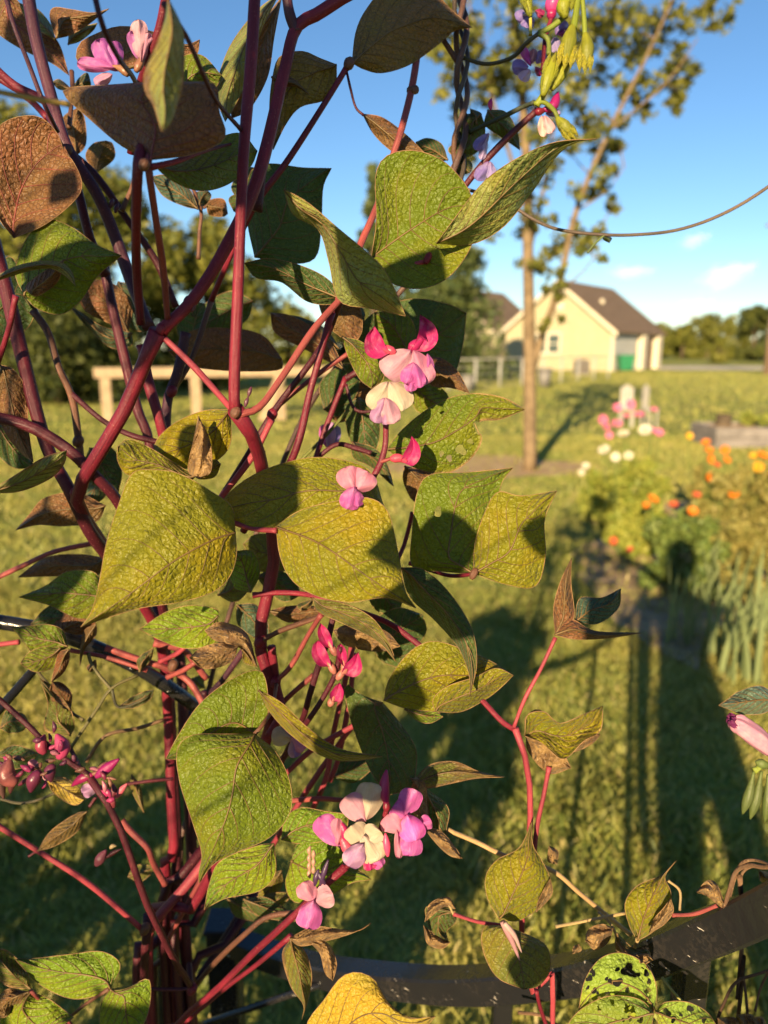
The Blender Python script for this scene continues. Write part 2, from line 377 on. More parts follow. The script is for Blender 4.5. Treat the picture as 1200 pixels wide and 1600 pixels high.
bt(-90, 0, 22, 300, 260, FD, 'dark tree at the outer end of the row', n=8000, size=.13, lumps=30, low=.03)
bt(470, 0, 70, 488, 150, FL, 'distant low tree under the open gap of sky', n=1500, size=.5, lumps=24, low=.02)
bt(570, 0, 74, 470, 120, FD, 'distant dark tree beside the tall narrow conifer', n=1500, size=.5, lumps=24, low=.02)
bt(585, 0, 40, 262, 75, FP, 'tall narrow conifer beside the broad conifer', name='conifer_tree', shape='cone', n=2600, size=.24, lumps=44, low=.05)
bt(690, 0, 36, 330, 215, FP, 'broad dark conifer beside the house', name='conifer_tree', shape='cone', n=11000, size=.18, lumps=64, low=.03)
far = [(1045, 505, 60, 118, 'round'), (1082, 492, 75, 125, 'round'), (1118, 496, 70, 128, 'round'), (1150, 478, 70, 96, 'round'), (1182, 470, 62, 92, 'round'), (1225, 474, 80, 94, 'round'), (1010, 508, 60, 130, 'round'), (1270, 480, 90, 100, 'round')]
for i, (px, top, wp, Y, sh) in enumerate(far):
    bt(px, 0, Y, top, wp * 1.25, FD if i in (3, 4, 5) else FL, ['round far tree showing just past the house porch post', 'far tree rising behind the small bright bush', 'far round tree between the bright bush and the dark trees', 'dark tree next to the bright bush, first of the dense row', 'dark dense tree beside the utility pole, tallest of its row', 'dark tree standing behind the utility pole', 'far tree mostly hidden behind the house porch', 'last tree of the row beyond the utility pole'][i], name='far_tree', n=3000, size=.36, lumps=26, low=.04, trunk=.3)
bt(1100, 0, 80, 528, 40, FL, 'small bright green bush beside the driveway', name='garden_bush', n=700, size=.3, lumps=16, low=.02, trunk=.08)
# ---------------- house
wallm = M('cream_siding', .7, .3); _v = wallm.coord('Object'); _s = wallm.n('SeparateXYZ'); wallm.set(_s.inputs[0], _v)
_l = wallm.math('FRACT', wallm.math('MULTIPLY', _s.outputs[2], 6.5)); wallm.col(wallm.mix(wallm.ramp(wallm.noise(_v, 1.5, 4), .3, .7), (.38, .335, .22), (.345, .305, .20))); wallm.bump(_l, .02)
roofm = simple('brown_shingles', (.19, .135, .095), .9, .15, .35, 3.5, .03)
white = simple('white_trim', (.55, .49, .38), .6, .3, .12, 2)
glass = simple('dark_window_glass', (.06, .085, .085), .08, .6, .3, 1)
greyw = simple('grey_siding', (.42, .42, .40), .7, .3, .15, 2)
brownd = simple('brown_door', (.13, .075, .045), .6, .3, .3, 2)
C0 = G(955, 580); sv = Vector((6.1, 8.0, 0)).normalized(); gv = Vector((-sv.y, sv.x, 0))   # side and gable directions
ang = math.atan2(sv.y, sv.x)
def house(loc, rot, W, D, H, RH, label, gx=.45, name='house'):
    """local x along the ridge (side wall), local y along the gable"""
    h = thing(name, loc, label, 'house', None, rot)
    v = [(0, 0, -.2), (D, 0, -.2), (D, W, -.2), (0, W, -.2), (0, 0, H), (D, 0, H), (D, W, H), (0, W, H), (0, W / 2, H + RH), (D, W / 2, H + RH)]
    link('wall', mesh('wall', v, [(0, 1, 5, 4), (1, 2, 6, 9, 5), (2, 3, 7, 6), (3, 0, 4, 8, 7)]), wallm.m, h)
    e = gx; sl_ = RH / (W / 2); zt = .14
    for s in (0, 1):
        y0 = -e if s == 0 else W + e; z0 = H - e * sl_
        v = [(-e, y0, z0 + .02), (D + e, y0, z0 + .02), (D + e, W / 2, H + RH + .02), (-e, W / 2, H + RH + .02)]; v += [(a, b, c + zt) for a, b, c in v]
        f = [(0, 1, 2, 3), (4, 7, 6, 5), (0, 4, 5, 1), (1, 5, 6, 2), (2, 6, 7, 3), (3, 7, 4, 0)]
        link('roof', mesh('roof', v, f), roofm, h)
        v2 = [(-e - .03, y0, z0 - .2), (-e - .03, W / 2, H + RH - .2), (-e - .03, W / 2, H + RH + .1), (-e - .03, y0, z0 + .1)]; v2 += [(a + .05 - .09, b, c) for a, b, c in v2]
        link('bargeboard', mesh('bargeboard', v2, f), white, h)
    return h
hs = house((C0.x, C0.y, 0), ang, 8.2, 9.8, 2.85, 3.25, 'cream gabled house with brown roof and white twin window')
def win(par, y0, y1, z0, z1):
    wo = link('window', boxm('window', -.10, -.004, y0 - .16, y1 + .16, z0 - .16, z1 + .16), white, par)
    for a, b in ((y0, (y0 + y1) / 2 - .12), ((y0 + y1) / 2 + .12, y1)):
        link('pane', boxm('pane', -.115, -.10, a, b, z0, z1), glass, wo)
        link('glazing_bar', boxm('glazing_bar', -.13, -.114, a, b, (z0 + z1) / 2 - .03, (z0 + z1) / 2 + .03), white, wo)
win(hs, 3.9, 5.7, 1.25, 2.5)
vent = link('gable_vent', boxm('gable_vent', -.08, -.004, 3.7, 4.5, 4.2, 5.0), white, hs)
link('corner_board', boxm('corner_board', -.05, .12, -.05, .12, 0, 2.8), white, hs)
link('side_panel', boxm('side_panel', .2, 4.6, -.06, -.004, -.1, 2.5), greyw, hs)
link('door', boxm('door', 6.2, 8.0, -.09, -.004, 0, 2.4), brownd, hs)
for xx in (5.0, 8.5): link('porch_post', boxm('porch_post', xx, xx + .9, -.4, -.004, 0, 2.6), white, hs)
link('roof_vent', tubes('roof_vent', [(catmull([(3.2, 2.2, 4.6), (3.2, 2.2, 5.0)], 3), .16)], 10), white, hs)
h2 = house((C0.x + gv.x * 9.3 + 1.0, C0.y + gv.y * 9.3 + 5.5, 0), ang, 9.0, 9.0, 2.9, 3.6, 'brown roofed house wing set back behind the conifer')
win(h2, 2.0, 3.6, 1.0, 2.3); link('porch_wall', boxm('porch_wall', -2.6, -.2, .6, 3.2, 0, 1.0), brownd, h2)
# green bin
binm = simple('green_plastic', (.02, .17, .075), .45, .4, .2, 3)
bp = G(976, 580)
bn = thing('wheelie_bin', (bp.x, bp.y, 0), 'green plastic wheelie bin beside the grey house wall', 'bin')
bv = [(-.36, -.36, .08), (.36, -.36, .08), (.36, .36, .08), (-.36, .36, .08), (-.5, -.5, 1.0), (.5, -.5, 1.0), (.5, .5, 1.0), (-.5, .5, 1.0)]
bf_ = [(3, 2, 1, 0), (4, 5, 6, 7), (0, 1, 5, 4), (1, 2, 6, 5), (2, 3, 7, 6), (3, 0, 4, 7)]
link('body', mesh('body', bv, bf_), binm, bn); link('lid', boxm('lid', -.54, .54, -.56, .52, 1.0, 1.1, .03), binm, bn)
link('handle', tubes('handle', [(np.array([(-.45, .6, 1.02), (.45, .6, 1.02)]), .03)], 8), binm, bn)
for s in (-1, 1): link('wheel', tubes('wheel', [(np.array([(s * .34, .36, .13), (s * .42, .36, .13)]), .13)], 14), barkd, bn)
ac = G(908, 586)
grey = simple('grey_metal', (.16, .15, .14), .5, .4, .2, 3)
a_ = thing('air_conditioner', (ac.x, ac.y, 0), 'grey boxy air conditioner unit on the grass by the cream wall', 'air conditioner')
link('casing', boxm('casing', -.38, .38, -.38, .38, .05, .85, .04), grey, a_); link('base', boxm('base', -.45, .45, -.45, .45, 0, .05), pave, a_)
link('fan_grille', tubes('fan_grille', [(np.array([(0, 0, .85), (0, 0, .90)]), .3)], 16), barkd, a_)
for k in range(6): link('louvre', boxm('louvre', -.34, .34, -.392, -.38, .15 + .11 * k, .20 + .11 * k), barkd, a_)
# chain link fence: posts, top rail and wires
galv = simple('galvanised_steel', (.36, .35, .32), .45, .5, .2, 5)
fa, fb = G(700, 612), G(950, 592)
fe = thing('wire_fence', (fa.x, fa.y, 0), 'low galvanised wire fence in front of the cream house', 'fence')
dv_ = fb - fa; nP = 8
for k in range(nP + 1):
    q = dv_ * (k / nP); link('post', tubes('post', [(np.array([(q.x, q.y, -.1), (q.x, q.y, 1.15)]), .045)], 8), galv, fe)
for z in (1.12, .82, .56, .3, .08): link('wire' if z < 1 else 'top_rail', tubes('wire', [(np.array([(0, 0, z), (dv_.x, dv_.y, z)]), .022 if z > 1 else .008)], 6), galv, fe)
# dark planter pots by the fence
for i, (px, py, wd, ht) in enumerate([(850, 605, .55, .75), (730, 612, .5, .6)]):
    g = G(px, py); t = thing('garden_pot', (g.x, g.y, 0), ['dark plastic pot standing near the young tree and fence', 'dark pot standing by the conifer and fence'][i], 'pot')
    link('body', tubes('body', [(np.array([(0, 0, 0), (0, 0, ht * .9)]), np.array([wd * .38, wd * .5]))], 14), grey, t)
    link('rim', tubes('rim', [(np.array([(0, 0, ht * .88), (0, 0, ht)]), wd * .55)], 14), grey, t)
# utility pole at the far right
pg = G(1197, 586)
up_ = thing('utility_pole', (pg.x, pg.y, 0), 'brown wooden utility pole beside the driveway', 'pole')
link('pole', tubes('pole', [(np.array([(0, 0, -.2), (0, 0, 4), (0, 0, 9)]), np.array([.17, .15, .12]))], 12), simple('pole_wood', (.22, .15, .10), .9, .1, .3, 6, .01), up_)
link('crossarm', boxm('crossarm', -.9, .9, -.06, .06, 8.2, 8.34), bark, up_)
# wooden rail frame on the lawn behind the vines
plank = simple('weathered_plank', (.38, .28, .18), .85, .15, .25, 8, .006)
wa, wb = AY(160, 640, 15.0), AY(560, 640, 16.5)
wf = thing('wooden_rail', (wa.x, wa.y, 0), 'pale wooden rail on square legs standing on the lawn behind the vines', 'fence')
d = Vector((wb.x - wa.x, wb.y - wa.y, 0)); L_ = d.length; wf.rotation_euler.z = math.atan2(d.y, d.x)
link('beam', boxm('beam', -.1, L_, -.12, .12, .93, 1.13, .01), plank, wf)
link('beam', boxm('beam', -.1, L_, .13, .32, .95, 1.12, .01), plank, wf)
for k in range(4):
    x = L_ * k / 3.05; link('leg', boxm('leg', x, x + .2, -.1, .1, -.05, .929, .01), plank, wf)
for x in (L_ * .58,): link('brace', mesh('brace', [(x, -.16, 0), (x + .22, -.16, 0), (x + .62, -.16, .95), (x + .4, -.16, .95), (x, -.105, 0), (x + .22, -.105, 0), (x + .62, -.105, .95), (x + .4, -.105, .95)], bf_[:1] + [(7, 6, 5, 4)] + [(0, 1, 5, 4), (1, 2, 6, 5), (2, 3, 7, 6), (3, 0, 4, 7)]), plank, wf)
# ---------------- flower bed
bedleaf = [foliage_mat('bed_leaf_bright', (.16, .21, .03), (.34, .33, .06), .35), foliage_mat('bed_leaf_deep', (.08, .13, .03), (.19, .23, .05), .3), foliage_mat('bed_leaf_yellow', (.16, .16, .04), (.30, .25, .07), .3)]
def flower_head_mesh(name, r, n, cup, wide):
    V, f = [], []
    for k in range(n):
        a = 2 * math.pi * k / n; b = len(V); ca, sa = math.cos(a), math.sin(a)
        for (rr, ww, zz) in ((.08, .12, 0), (.6, wide, cup * .5), (1, wide * .7, cup)):
            for s in (-1, 1): V.append((r * (rr * ca - s * ww * sa), r * (rr * sa + s * ww * ca), r * (zz + .03 * s)))
        f += [(b, b + 1, b + 3, b + 2), (b + 2, b + 3, b + 5, b + 4)]
    b = len(V)
    for j, (rr, zz) in enumerate(((.26, .05), (.2, .2), (.0, .26))):
        for k in range(8): V.append((r * rr * math.cos(k * .785), r * rr * math.sin(k * .785), r * zz))
    for j in range(2):
        for k in range(8): f.append((b + j * 8 + k, b + j * 8 + (k + 1) % 8, b + (j + 1) * 8 + (k + 1) % 8, b + (j + 1) * 8 + k))
    mi = [0] * (2 * n) + [1] * 16
    return mesh(name, V, f, False, None, mi)
pm = {k: foliage_mat('bloom_' + k, c, tuple(min(1, x * 1.2) for x in c), .25) for k, c in dict(pink=(.52, .10, .24), white=(.50, .47, .38), orange=(.55, .16, .012), yellow=(.55, .30, .02), rust=(.42, .08, .03)).items()}
eye = simple('bloom_eye', (.55, .33, .05), .7, .2, .3, 40)
hm = {}
for k in pm:
    me = flower_head_mesh('flower_' + k, 1.0, 8 if k in ('pink', 'white') else 14, .18 if k in ('pink', 'white') else .5, .36 if k in ('pink', 'white') else .22)
    me.materials.append(pm[k]); me.materials.append(eye if k in ('pink', 'white') else pm[k]); hm[k] = me
def bed_plant(name, px, py, top, wpx, leaf, blooms, label, cat='flower plant', size=.03, n=900, group=None, feather=False):
    g = G(px, py); Y = g.y; t = thing(name, (g.x, g.y, 0), label, cat, group)
    H = max(.15, AY(px, top, Y).z); Wd = wpx * Y / F; cs = []; st = []
    for k in range(46):
        a = random.random() * 6.28; q = random.random() ** .5; z = H * (.12 + .75 * random.random()); e = math.sqrt(max(.1, 1 - (z / H - .45) ** 2 * 2))
        cs.append((Wd * .5 * q * e * math.cos(a), Wd * .5 * q * e * math.sin(a), z, Wd * .14, n // 24))
    for k in range(9):
        c = cs[k]; st.append((catmull([(c[0] * .15, c[1] * .15, -.02), (c[0] * .6, c[1] * .6, c[2] * .6), c[:3]], 6), np.linspace(.007, .003, 6)))
    link('stems', tubes('stems', st, 5), bedleaf[1], t)
    link('foliage', fastmesh('foliage', leafcloud(cs, size, flat=1), 4), bedleaf[leaf], t)
    for (bx, by, kind, br) in blooms:
        p = AY(bx, by, Y + random.uniform(-.12, .12)) - t.location
        link('flower_stalk', tubes('flower_stalk', [(catmull([(p.x * .45, p.y * .4, H * .35), (p.x * .9, p.y * .8, p.z * .7), tuple(p)], 7), .0035)], 5), bedleaf[1], t)
        o = link('flower', hm[kind], None, t, p); s = br * Y / F; o.scale = (s, s, s)
        o.rotation_euler = (R(random.uniform(25, 75)), R(random.uniform(-25, 25)), random.uniform(-.5, .5))
    return t
bed_plant('cosmos_plant', 975, 870, 700, 120, 0, [(942, 656, 'pink', 8), (965, 637, 'pink', 7), (985, 632, 'pink', 8), (998, 648, 'pink', 8), (964, 662, 'pink', 8), (948, 668, 'pink', 6), (952, 680, 'pink', 6), (1022, 640, 'pink', 6), (1030, 676, 'pink', 7), (1020, 672, 'pink', 5), (980, 650, 'pink', 6), (974, 678, 'white', 9), (1008, 672, 'white', 10), (944, 703, 'white', 9), (962, 714, 'white', 7), (982, 712, 'white', 7), (915, 728, 'white', 6), (908, 738, 'white', 5)], 'bushy plant with pink and white blooms on tall stems at the edge of the bed', n=3600, size=.028)
bed_plant('marigold_plant', 1105, 860, 720, 90, 2, [(1103, 693, 'orange', 7), (1106, 705, 'orange', 8), (1108, 718, 'orange', 8), (1132, 703, 'orange', 7), (1133, 720, 'orange', 8), (1120, 728, 'rust', 6), (1077, 682, 'yellow', 6), (1112, 748, 'orange', 9), (1135, 760, 'rust', 8), (1146, 770, 'orange', 9)], 'orange flowered plant with loose stems next to the pink blooms', n=1800, size=.026)
bed_plant('marigold_plant', 1180, 850, 715, 90, 2, [(1190, 714, 'orange', 9), (1184, 730, 'yellow', 9), (1196, 746, 'orange', 9), (1178, 715, 'yellow', 8), (1165, 740, 'orange', 6)], 'yellow and orange flowered plant in front of the raised bed', n=1500, size=.026)
bed_plant('marigold_plant', 1060, 930, 800, 120, 1, [(1082, 800, 'orange', 8), (1018, 782, 'orange', 10), (1052, 790, 'rust', 8), (1088, 775, 'rust', 7), (1010, 790, 'orange', 6), (1068, 842, 'rust', 8), (958, 845, 'rust', 7), (985, 860, 'rust', 6)], 'low dark leaved plant dotted with rusty orange blooms', n=1900, size=.03)
bed_plant('garden_shrub', 935, 815, 745, 60, 0, [], 'low bright green plant at the front edge of the bed', 'plant', n=900, size=.025)
bed_plant('garden_shrub', 1160, 930, 800, 120, 2, [], 'yellowing feathery plant behind the sword shaped leaves', 'plant', n=1500, size=.03)
# sword leaved irises
irism = foliage_mat('iris_leaf', (.10, .15, .06), (.22, .25, .10), .25)
def blade_mesh(h, w_, lean, seed):
    r = random.Random(seed); V, f = [], []; tw = r.uniform(-.3, .3)
    for i in range(7):
        t = i / 6; wx = w_ * (1 - t ** 2.5) * .5 + .0008; x = lean * t * t; z = h * (t - .12 * abs(lean) * t * t)
        V += [(x - wx, tw * wx, z), (x, .004, z), (x + wx, -tw * wx, z)]
    for i in range(6):
        for k in range(2): f.append((i * 3 + k, i * 3 + k + 1, i * 3 + k + 4, i * 3 + k + 3))
    return mesh('iris_leaf', V, f, True)
blades = [blade_mesh(random.uniform(.28, .5), random.uniform(.016, .026), random.uniform(-.12, .12), k) for k in range(10)]
for b in blades: b.materials.append(irism)
for i, (px, py, n) in enumerate([(1085, 1010, 16), (1140, 1020, 18), (1185, 985, 16), (1110, 950, 12), (1170, 1060, 14), (1060, 930, 9)]):
    g = G(px, py); t = thing('iris_clump', (g.x, g.y, 0), ['sword leaved clump beside the trodden path', 'dense sword leaved clump in the middle of the irises', 'sword leaved clump under the yellowing feathery plant', 'small sword leaved clump behind the path side clump', 'sword leaved clump at the end of the bed nearest the vines', 'sparse sword leaved clump below the rusty blooms'][i], 'plant', 'irises in the bed')
    for k in range(n):
        o = link('leaf', blades[random.randrange(10)], None, t, (random.gauss(0, .07), random.gauss(0, .07), 0)); o.rotation_euler.z = random.random() * 6.28; o.rotation_euler.x = random.uniform(-.15, .15); s = random.uniform(.75, 1.15); o.scale = (s, s, s)
# raised bed, stump and garden chairs
rb = G(1165, 700); timber = simple('grey_timber', (.20, .18, .17), .85, .2, .3, 6, .005)
t = thing('raised_bed', (rb.x, rb.y, 0), 'low grey timber raised bed planted with bright green leaves', 'planter')
for k in range(2):
    link('plank', boxm('plank', -.45, 1.6, -.04, 0, .0 + k * .16, .155 + k * .16, .006), timber, t); link('plank', boxm('plank', -.45, 1.6, .9, .94, .0 + k * .16, .155 + k * .16, .006), timber, t)
    link('plank', boxm('plank', -.49, -.451, -.04, .94, .0 + k * .16, .155 + k * .16, .006), timber, t); link('plank', boxm('plank', 1.601, 1.64, -.04, .94, .0 + k * .16, .155 + k * .16, .006), timber, t)
link('soil', boxm('soil', -.449, 1.599, .001, .899, .0, .27), soil, t)
link('foliage', fastmesh('foliage', leafcloud([(random.uniform(-.2, 1.5), random.uniform(.1, .8), .33 + random.random() * .1, .13, 45) for _ in range(22)], .05), 4), bedleaf[0], t)
sg = G(1132, 690); st_ = thing('tree_stump', (sg.x - .05, sg.y + .02, 0), 'dark weathered stump at the corner of the raised bed', 'stump')
link('bark', tubes('bark', [(np.array([(0, 0, 0), (0, 0, .2), (.01, 0, .45)]), np.array([.16, .13, .125]))], 12), barkd, st_)
pw = simple('white_plastic', (.36, .34, .31), .5, .4, .1, 5)
for i, px in enumerate((978, 1013)):
    g = G(px, 668); c = thing('garden_chair', (g.x, g.y, 0), ['pale garden chair behind the pink blooms, the one next to the tree shadow', 'pale garden chair behind the pink blooms, the one facing the lawn'][i], 'chair', None, R(150 - 50 * i))
    c.scale = (.62, .62, .95); link('seat', boxm('seat', -.2, .2, -.2, .2, .36, .40, .01), pw, c)
    for x in (-.19, .15):
        for y in (-.19, .15): link('leg', boxm('leg', x, x + .04, y, y + .04, 0, .36), pw, c)
    for k in range(4): link('back_slat', boxm('back_slat', -.19 + k * .1, -.11 + k * .1, .16, .19, .40, .82 + .05 * (k in (1, 2)), .005), pw, c)
# ---------------- clouds: soft volumes far away
cm = bpy.data.materials.new('cloud_vapour'); cm.use_nodes = True; cn = cm.node_tree; cn.nodes.remove(cn.nodes['Principled BSDF'])
pv = cn.nodes.new('ShaderNodeVolumePrincipled'); pv.inputs['Color'].default_value = (1, 1, 1, 1); pv.inputs['Anisotropy'].default_value = 0.0
tc = cn.nodes.new('ShaderNodeTexCoord'); no = cn.nodes.new('ShaderNodeTexNoise'); no.inputs['Scale'].default_value = 2.6; no.inputs['Detail'].default_value = 5
ln = cn.nodes.new('ShaderNodeVectorMath'); ln.operation = 'LENGTH'; cn.links.new(tc.outputs['Object'], ln.inputs[0]); cn.links.new(tc.outputs['Object'], no.inputs['Vector'])
m1 = cn.nodes.new('ShaderNodeMath'); m1.operation = 'MULTIPLY_ADD'; cn.links.new(ln.outputs['Value'], m1.inputs[0]); m1.inputs[1].default_value = -.55; cn.links.new(no.outputs[0], m1.inputs[2])
m2 = cn.nodes.new('ShaderNodeMapRange'); cn.links.new(m1.outputs[0], m2.inputs[0]); m2.inputs[1].default_value = .12; m2.inputs[2].default_value = .45; m2.inputs[4].default_value = .016
cn.links.new(m2.outputs[0], pv.inputs['Density']); cn.links.new(pv.outputs[0], cn.nodes['Material Output'].inputs['Volume'])
bm = bmesh.new(); bmesh.ops.create_icosphere(bm, subdivisions=3, radius=1); cme = bpy.data.meshes.new('cloud'); bm.to_mesh(cme); bm.free(); cme.materials.append(cm)
for i, (px, py, wx, hz) in enumerate([(1135, 430, 60, 26), (1085, 376, 34, 16), (1082, 482, 44, 22), (985, 425, 50, 14)]):
    o = link('cloud', cme, None, None, AY(px, py, 2600)); s = 2600 / F; o.scale = (wx * s, wx * s * .7, hz * s); o.rotation_euler = (0, R(-14 if i != 3 else 0), 0)
    tag(o, ['longest white cloud slanting above the far trees', 'small faint cloud, highest of the few', 'white cloud just above the distant treetops', 'thin faint cloud streak over the house roof'][i], 'cloud')
# ================================================================== BLACK METAL ARCH RAILS
def metal():
    m = M('black_painted_steel', .28, .5); v = m.coord(); n = m.noise(v, 14, 5); n2 = m.noise(v, 220, 4)
    mp = m.n('Mapping'); m.set(mp.inputs[0], v); mp.inputs['Scale'].default_value = (1, 1, 4); mp.inputs['Rotation'].default_value = (.3, .4, .6)
    sc = m.ramp(m.noise(mp.outputs[0], 95, 2), .69, .72); dust = m.math('MULTIPLY', m.ramp(n, .42, .75), m.ramp(n2, .4, .7))
    c = m.mix(m.math('MULTIPLY', dust, .15), (.011, .011, .013), (.10, .075, .055)); c = m.mix(m.math('MULTIPLY', sc, m.ramp(n, .5, .6)), c, (.5, .45, .4)); m.col(c)
    m.set(m.b.inputs['Roughness'], m.math('MULTIPLY_ADD', dust, .3, .2)); m.bump(n2, .0004); return m.m
STEEL = metal()
def bar(name, pts, wd, ht, parent, org, n=40, bev=.0025):
    """rectangular tube swept along the front top edge; it extends back by wd and down by ht"""
    p = catmull(pts, n); T = np.gradient(p, axis=0); T /= np.linalg.norm(T, axis=1)[:, None]
    Vs, f = [], []
    prof = [(0, -bev), (bev, 0), (wd - bev, 0), (wd, -bev), (wd, -ht + bev), (wd - bev, -ht), (bev, -ht), (0, -ht + bev)]
    for i in range(n):
        B = np.cross([0, 0, 1], T[i]); B /= np.linalg.norm(B)
        if B[1] < 0: B = -B
        U = np.cross(T[i], B); U = U if U[2] > 0 else -U
        for a, b in prof: Vs.append(p[i] + B * a + U * b - np.array(org))
    for i in range(n - 1):
        for k in range(8): f.append((i * 8 + k, i * 8 + (k + 1) % 8, (i + 1) * 8 + (k + 1) % 8, (i + 1) * 8 + k))
    f += [tuple(range(8)), tuple((n - 1) * 8 + k for k in range(8))][::1]
    me = mesh(name, Vs, f); bm = bmesh.new(); bm.from_mesh(me); bmesh.ops.recalc_face_normals(bm, faces=bm.faces[:]); bm.to_mesh(me); bm.free()
    return link(name, me, STEEL, parent)
tp_ = P(338, 1470, .98); org = (tp_.x, tp_.y, 0)
arch = thing('garden_fence_rail', org, 'scratched black steel rail sweeping in a curve on square posts', 'rail')
RAIL = [tuple(P(*q)) for q in [(335, 1462, .99), (420, 1494, .95), (520, 1519, .88), (640, 1532, .82), (760, 1530, .75), (880, 1512, .69), (1000, 1474, .62), (1100, 1428, .57), (1210, 1368, .51), (1330, 1290, .45)]]
bar('rail', RAIL, .030, .030, arch, org, 60)
def post(px, py, d, w_, par, o, name='post'):
    q = P(px, py, d) - Vector(o); return link(name, boxm(name, q.x - w_ / 2, q.x + w_ / 2, q.y - w_ / 2 + .012, q.y + w_ / 2 + .012, -.02, q.z, .002), STEEL, par)
post(346, 1455, .99, .040, arch, org); post(788, 1568, .765, .020, arch, org); post(1095, 1486, .59, .022, arch, org)
q = P(346, 1455, .99) - Vector(org); link('post_cap', boxm('post_cap', q.x - .023, q.x + .023, q.y - .011, q.y + .035, q.z - .0, q.z + .008, .002), STEEL, arch)
link('brace_rod', tubes('brace_rod', [(catmull([tuple(P(500, 1538, .90) - Vector(org)), tuple(P(400, 1572, .93) - Vector(org)), tuple(P(300, 1606, .96) - Vector(org))], 8), .0045)], 8), STEEL, arch)
tp2 = P(258, 1430, .86); org2 = (tp2.x, tp2.y, 0)
hoop = thing('garden_arch', org2, 'glossy black round tube arch behind the red vine stems', 'arch')
HP = [(-260, 985, .70), (-120, 962, .70), (0, 972, .70), (100, 993, .71), (200, 1035, .73), (270, 1078, .75), (330, 1125, .78), (370, 1180, .82), (372, 1260, .86), (330, 1370, .88)]
pts = [tuple(P(*q) - Vector(org2)) for q in HP]; b = P(258, 1430, .88) - Vector(org2)
pts += [tuple(b), (b.x - .03, b.y + .02, .35), (b.x - .04, b.y + .03, -.02)]
link('tube', tubes('tube', [(catmull(pts, 70), .0072)], 12), STEEL, hoop)
link('strut', tubes('strut', [(catmull([tuple(P(62, 1036, .70) - Vector(org2)), tuple(P(-10, 1118, .66) - Vector(org2)), tuple(P(-140, 1262, .60) - Vector(org2))], 10), .0042)], 10), STEEL, hoop)
for k, (x, y, d) in enumerate([(62, 985, .705), (205, 1040, .73)]):
    link('bolt', tubes('bolt', [(np.array([tuple(P(x, y + 4, d - .009) - Vector(org2)), tuple(P(x, y + 4, d - .004) - Vector(org2))]), .004)], 6), STEEL, hoop)
lo = P(-120, 962, .70) - Vector(org2); link('leg', tubes('leg', [(catmull([pts[0], (pts[0][0] - .05, pts[0][1] + .02, .5), (pts[0][0] - .06, pts[0][1] + .02, -.02)], 12), .0072)], 10), STEEL, hoop)
# ================================================================== VINES
def leaf_grid(base, tip, left, right, d, nt_, nu, fold, roll, bend, wav, seed, mid=None, holes=None):
    g = random.Random(seed)
    Lp = catmull([base] + left + [tip], nt_); Rp = catmull([base] + right + [tip], nt_)
    if mid: Mp = catmull([base] + mid + [tip], nt_)
    else: Mp = (Lp + Rp) / 2
    t = np.linspace(0, 1, nt_)[:, None]; u = np.linspace(-1, 1, nu)[None, :]
    au = np.abs(u)[..., None]
    xy = np.where(u[..., None] < 0, Mp[:, None] + (Lp - Mp)[:, None] * au, Mp[:, None] + (Rp - Mp)[:, None] * au)
    d0, d1 = d; ph = [g.random() * 6.28 for _ in range(6)]
    D = d0 + (d1 - d0) * t + bend * 4 * t * (1 - t) + fold * np.abs(u) ** 1.25 * np.sin(np.pi * np.clip(t * .9 + .1, 0, 1)) ** .5 + roll * u * np.sin(np.pi * np.clip(t * .9 + .08, 0, 1)) ** .6
    D = D + wav * (np.sin(6.28 * 1.6 * t + ph[0]) * u + .7 * np.sin(6.28 * 2.7 * t + ph[1] + u) * u * u + .5 * np.sin(6.28 * (1.3 * t + .8 * u) + ph[2])) * np.clip(t * 6, 0, 1)
    # pillowing between the side veins
    k = (t - .26 * np.abs(u)) * 9; D = D + .0009 * min(1.0, math.dist(base, tip) / 260) ** 1.6 * np.cos(2 * np.pi * k) * np.clip(np.abs(u) * 3, 0, 1) * np.clip(1.2 - np.abs(u), 0, 1)
    keep = None
    if holes:
        keep = np.ones((nt_, nu), bool); X0 = xy.copy()
        for (hx, hy, hr) in holes:
            dx = X0[..., 0] - hx; dy = X0[..., 1] - hy; an = np.arctan2(dy, dx); p1, p2 = g.random() * 6.28, g.random() * 6.28
            rr = hr * (1 + .22 * np.sin(2 * an + p1) + .15 * np.sin(3 * an + p2)); rad = np.hypot(dx, dy) + 1e-6; ins = rad < rr
            keep &= ~ins; s = np.where(ins, rr / rad, 1.0)
            xy[..., 0] = np.where(ins, hx + dx * s, xy[..., 0]); xy[..., 1] = np.where(ins, hy + dy * s, xy[..., 1])
    return Pn(xy[..., 0], xy[..., 1], D), keep
CNT = [0]
